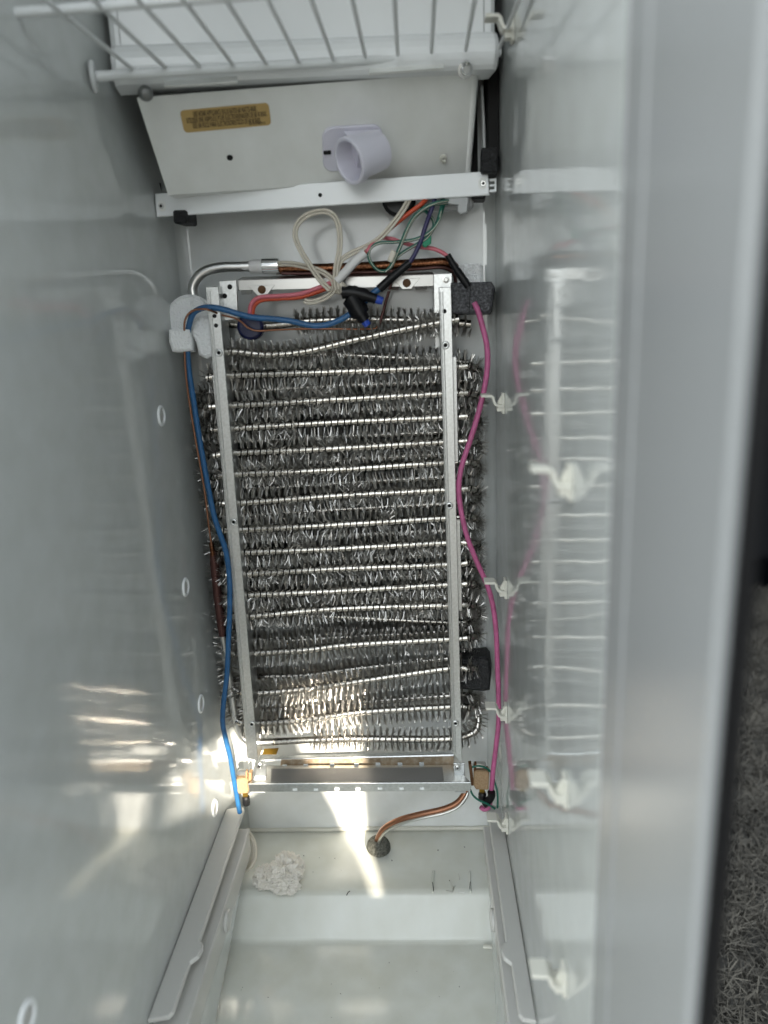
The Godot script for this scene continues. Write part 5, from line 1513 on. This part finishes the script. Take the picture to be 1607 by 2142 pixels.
func floor_things() -> void:
	# crumpled tissue
	var n := FastNoiseLite.new()
	n.seed = 5
	n.frequency = 1.0
	n.fractal_octaves = 2
	var c: Vector3 = Vector3(-0.0924, 0.0120, 0.0840)
	var st := new_st()
	for lump in [[Vector3(0.006, 0.001, 0.0), Vector3(0.0175, 0.0150, 0.0200), 0.0], [Vector3(-0.0165, -0.003, 0.006), Vector3(0.0130, 0.0105, 0.0145), 7.0], [Vector3(0.008, -0.0035, 0.017), Vector3(0.0150, 0.0090, 0.0110), 13.0]]:
		var rings := []
		for i in 45:
			var row := []
			for j in 72:
				var th := PI * i / 44.0
				var ph := TAU * j / 72.0
				var d := Vector3(sin(th) * cos(ph), cos(th), sin(th) * sin(ph))
				var q: Vector3 = d * 1.0 + Vector3(lump[2], 0, 0)
				var f := 0.0
				for k in 3:
					f += (0.5 - absf(n.get_noise_3dv(q * (1.0 * pow(1.8, k)) + Vector3(k * 5, 0, 0)))) * [0.66, 0.44, 0.20][k]
				var r := 0.66 + f
				var v: Vector3 = c + lump[0] + d * lump[1] * r
				v.y = maxf(v.y, 0.0008 + 0.0008 * absf(n.get_noise_2d(j * 3.0, i)))
				row.append(v)
			rings.append(row)
		for i in 44:
			for j in 72:
				var k := (j + 1) % 72
				var mid: Vector3 = (rings[i][j] + rings[i + 1][k]) / 2.0 - c - lump[0]
				var a: Vector3 = rings[i][j]
				var b: Vector3 = rings[i][k]
				var d: Vector3 = rings[i + 1][k]
				var e: Vector3 = rings[i + 1][j]
				if i > 0:
					quad(st, a, b, d, d, mid)
				if i < 43:
					quad(st, a, d, e, e, mid)
	tag(obj("crumpled_tissue", st, M.paper), "crumpled white paper tissue on the floor under the coil", "tissue")
	# loose white cable behind the left drawer rail
	st = new_st()
	tube(st, spline([Vector3(-0.1363, 0.0450, 0.0580), Vector3(-0.1302, 0.0400, 0.0575), Vector3(-0.1243, 0.0300, 0.0636), Vector3(-0.1226, 0.0220, 0.0751), Vector3(-0.1269, 0.0160, 0.0831), Vector3(-0.1374, 0.0120, 0.0844)], 8), 0.0019, 9)
	tube(st, spline([Vector3(-0.1359, 0.0410, 0.0562), Vector3(-0.1275, 0.0340, 0.0621), Vector3(-0.1264, 0.0220, 0.0672), Vector3(-0.1304, 0.0140, 0.0754), Vector3(-0.1389, 0.0100, 0.0782)], 8), 0.0019, 9)
	tag(obj("white_cable", st, M.cream), "loose white cable loop by the rear end of the left drawer rail", "cable")
	# torn bit of sealant at right and loose fins on the floor
	st = new_st()
	tube(st, spline([Vector3(0.1431, -0.0340, 0.1403), Vector3(0.1358, -0.0330, 0.1438), Vector3(0.1289, -0.0340, 0.1421)], 5), 0.0028, 7, 0.5)
	tag(obj("sealant_scrap", st, M.caulk), "torn white sealant scrap on the lower floor by the right rail", "scrap")
	var loose := [[Vector3(0.1069, 0.0008, 0.0772), Vector3(0.1075, 0.0008, 0.0860)], [Vector3(0.0967, 0.0010, 0.0913), Vector3(0.0999, 0.0010, 0.1020)], [Vector3(0.1018, 0.0010, 0.0949), Vector3(0.0982, 0.0010, 0.1048)], [Vector3(0.0915, 0.0010, 0.1019), Vector3(0.0976, 0.0010, 0.1055)], [Vector3(0.1044, 0.0010, 0.1048), Vector3(0.1126, 0.0010, 0.1070)], [Vector3(0.0772, 0.0010, 0.0897), Vector3(0.0780, 0.0010, 0.1025)], [Vector3(0.1189, 0.0010, 0.0893), Vector3(0.1176, 0.0010, 0.1007)], [Vector3(-0.0169, 0.0008, 0.1087), Vector3(-0.0138, 0.0008, 0.1024)]]
	var places := ["upright at the top of the pressed recess", "in the middle of the pressed recess", "leaning across the one in the pressed recess", "lying flat at the left of the recess pile", "lying at the right of the recess pile", "beside the left rib of the recess", "beside the right rib of the recess", "on the floor edge near the centre"]
	for i in loose.size():
		st = new_st()
		tube(st, [loose[i][0], loose[i][0].lerp(loose[i][1], 0.5) + Vector3(0, 0.0012, 0), loose[i][1]], 0.00045, 5)
		tag(obj("loose_fin", st, M.steel if i < 5 else M.hole), "loose metal fin " + places[i], "metal fin", "loose fins on the floor")
	# specks of dirt, too small to count
	st = new_st()
	for i in 46:
		var u := rng.randf_range(-0.12, 0.12)
		var z := rng.randf_range(0.15, 0.30) if i > 8 else rng.randf_range(0.01, 0.09)
		var y := -0.0353 - (z - 0.15) * 0.004 if i > 8 else 0.0
		var s := rng.randf_range(0.00025, 0.0007)
		box(st, Transform3D(Basis(Vector3.UP, rng.randf() * TAU), Vector3(u, y + s * 0.4, z)), Vector3(s * rng.randf_range(1, 3), s, s))
	var dirt := obj("dirt_specks", st, M.hole)
	tag(dirt, "tiny dark dirt specks scattered over the freezer floor", "dirt")
	dirt.set_meta("kind", "stuff")
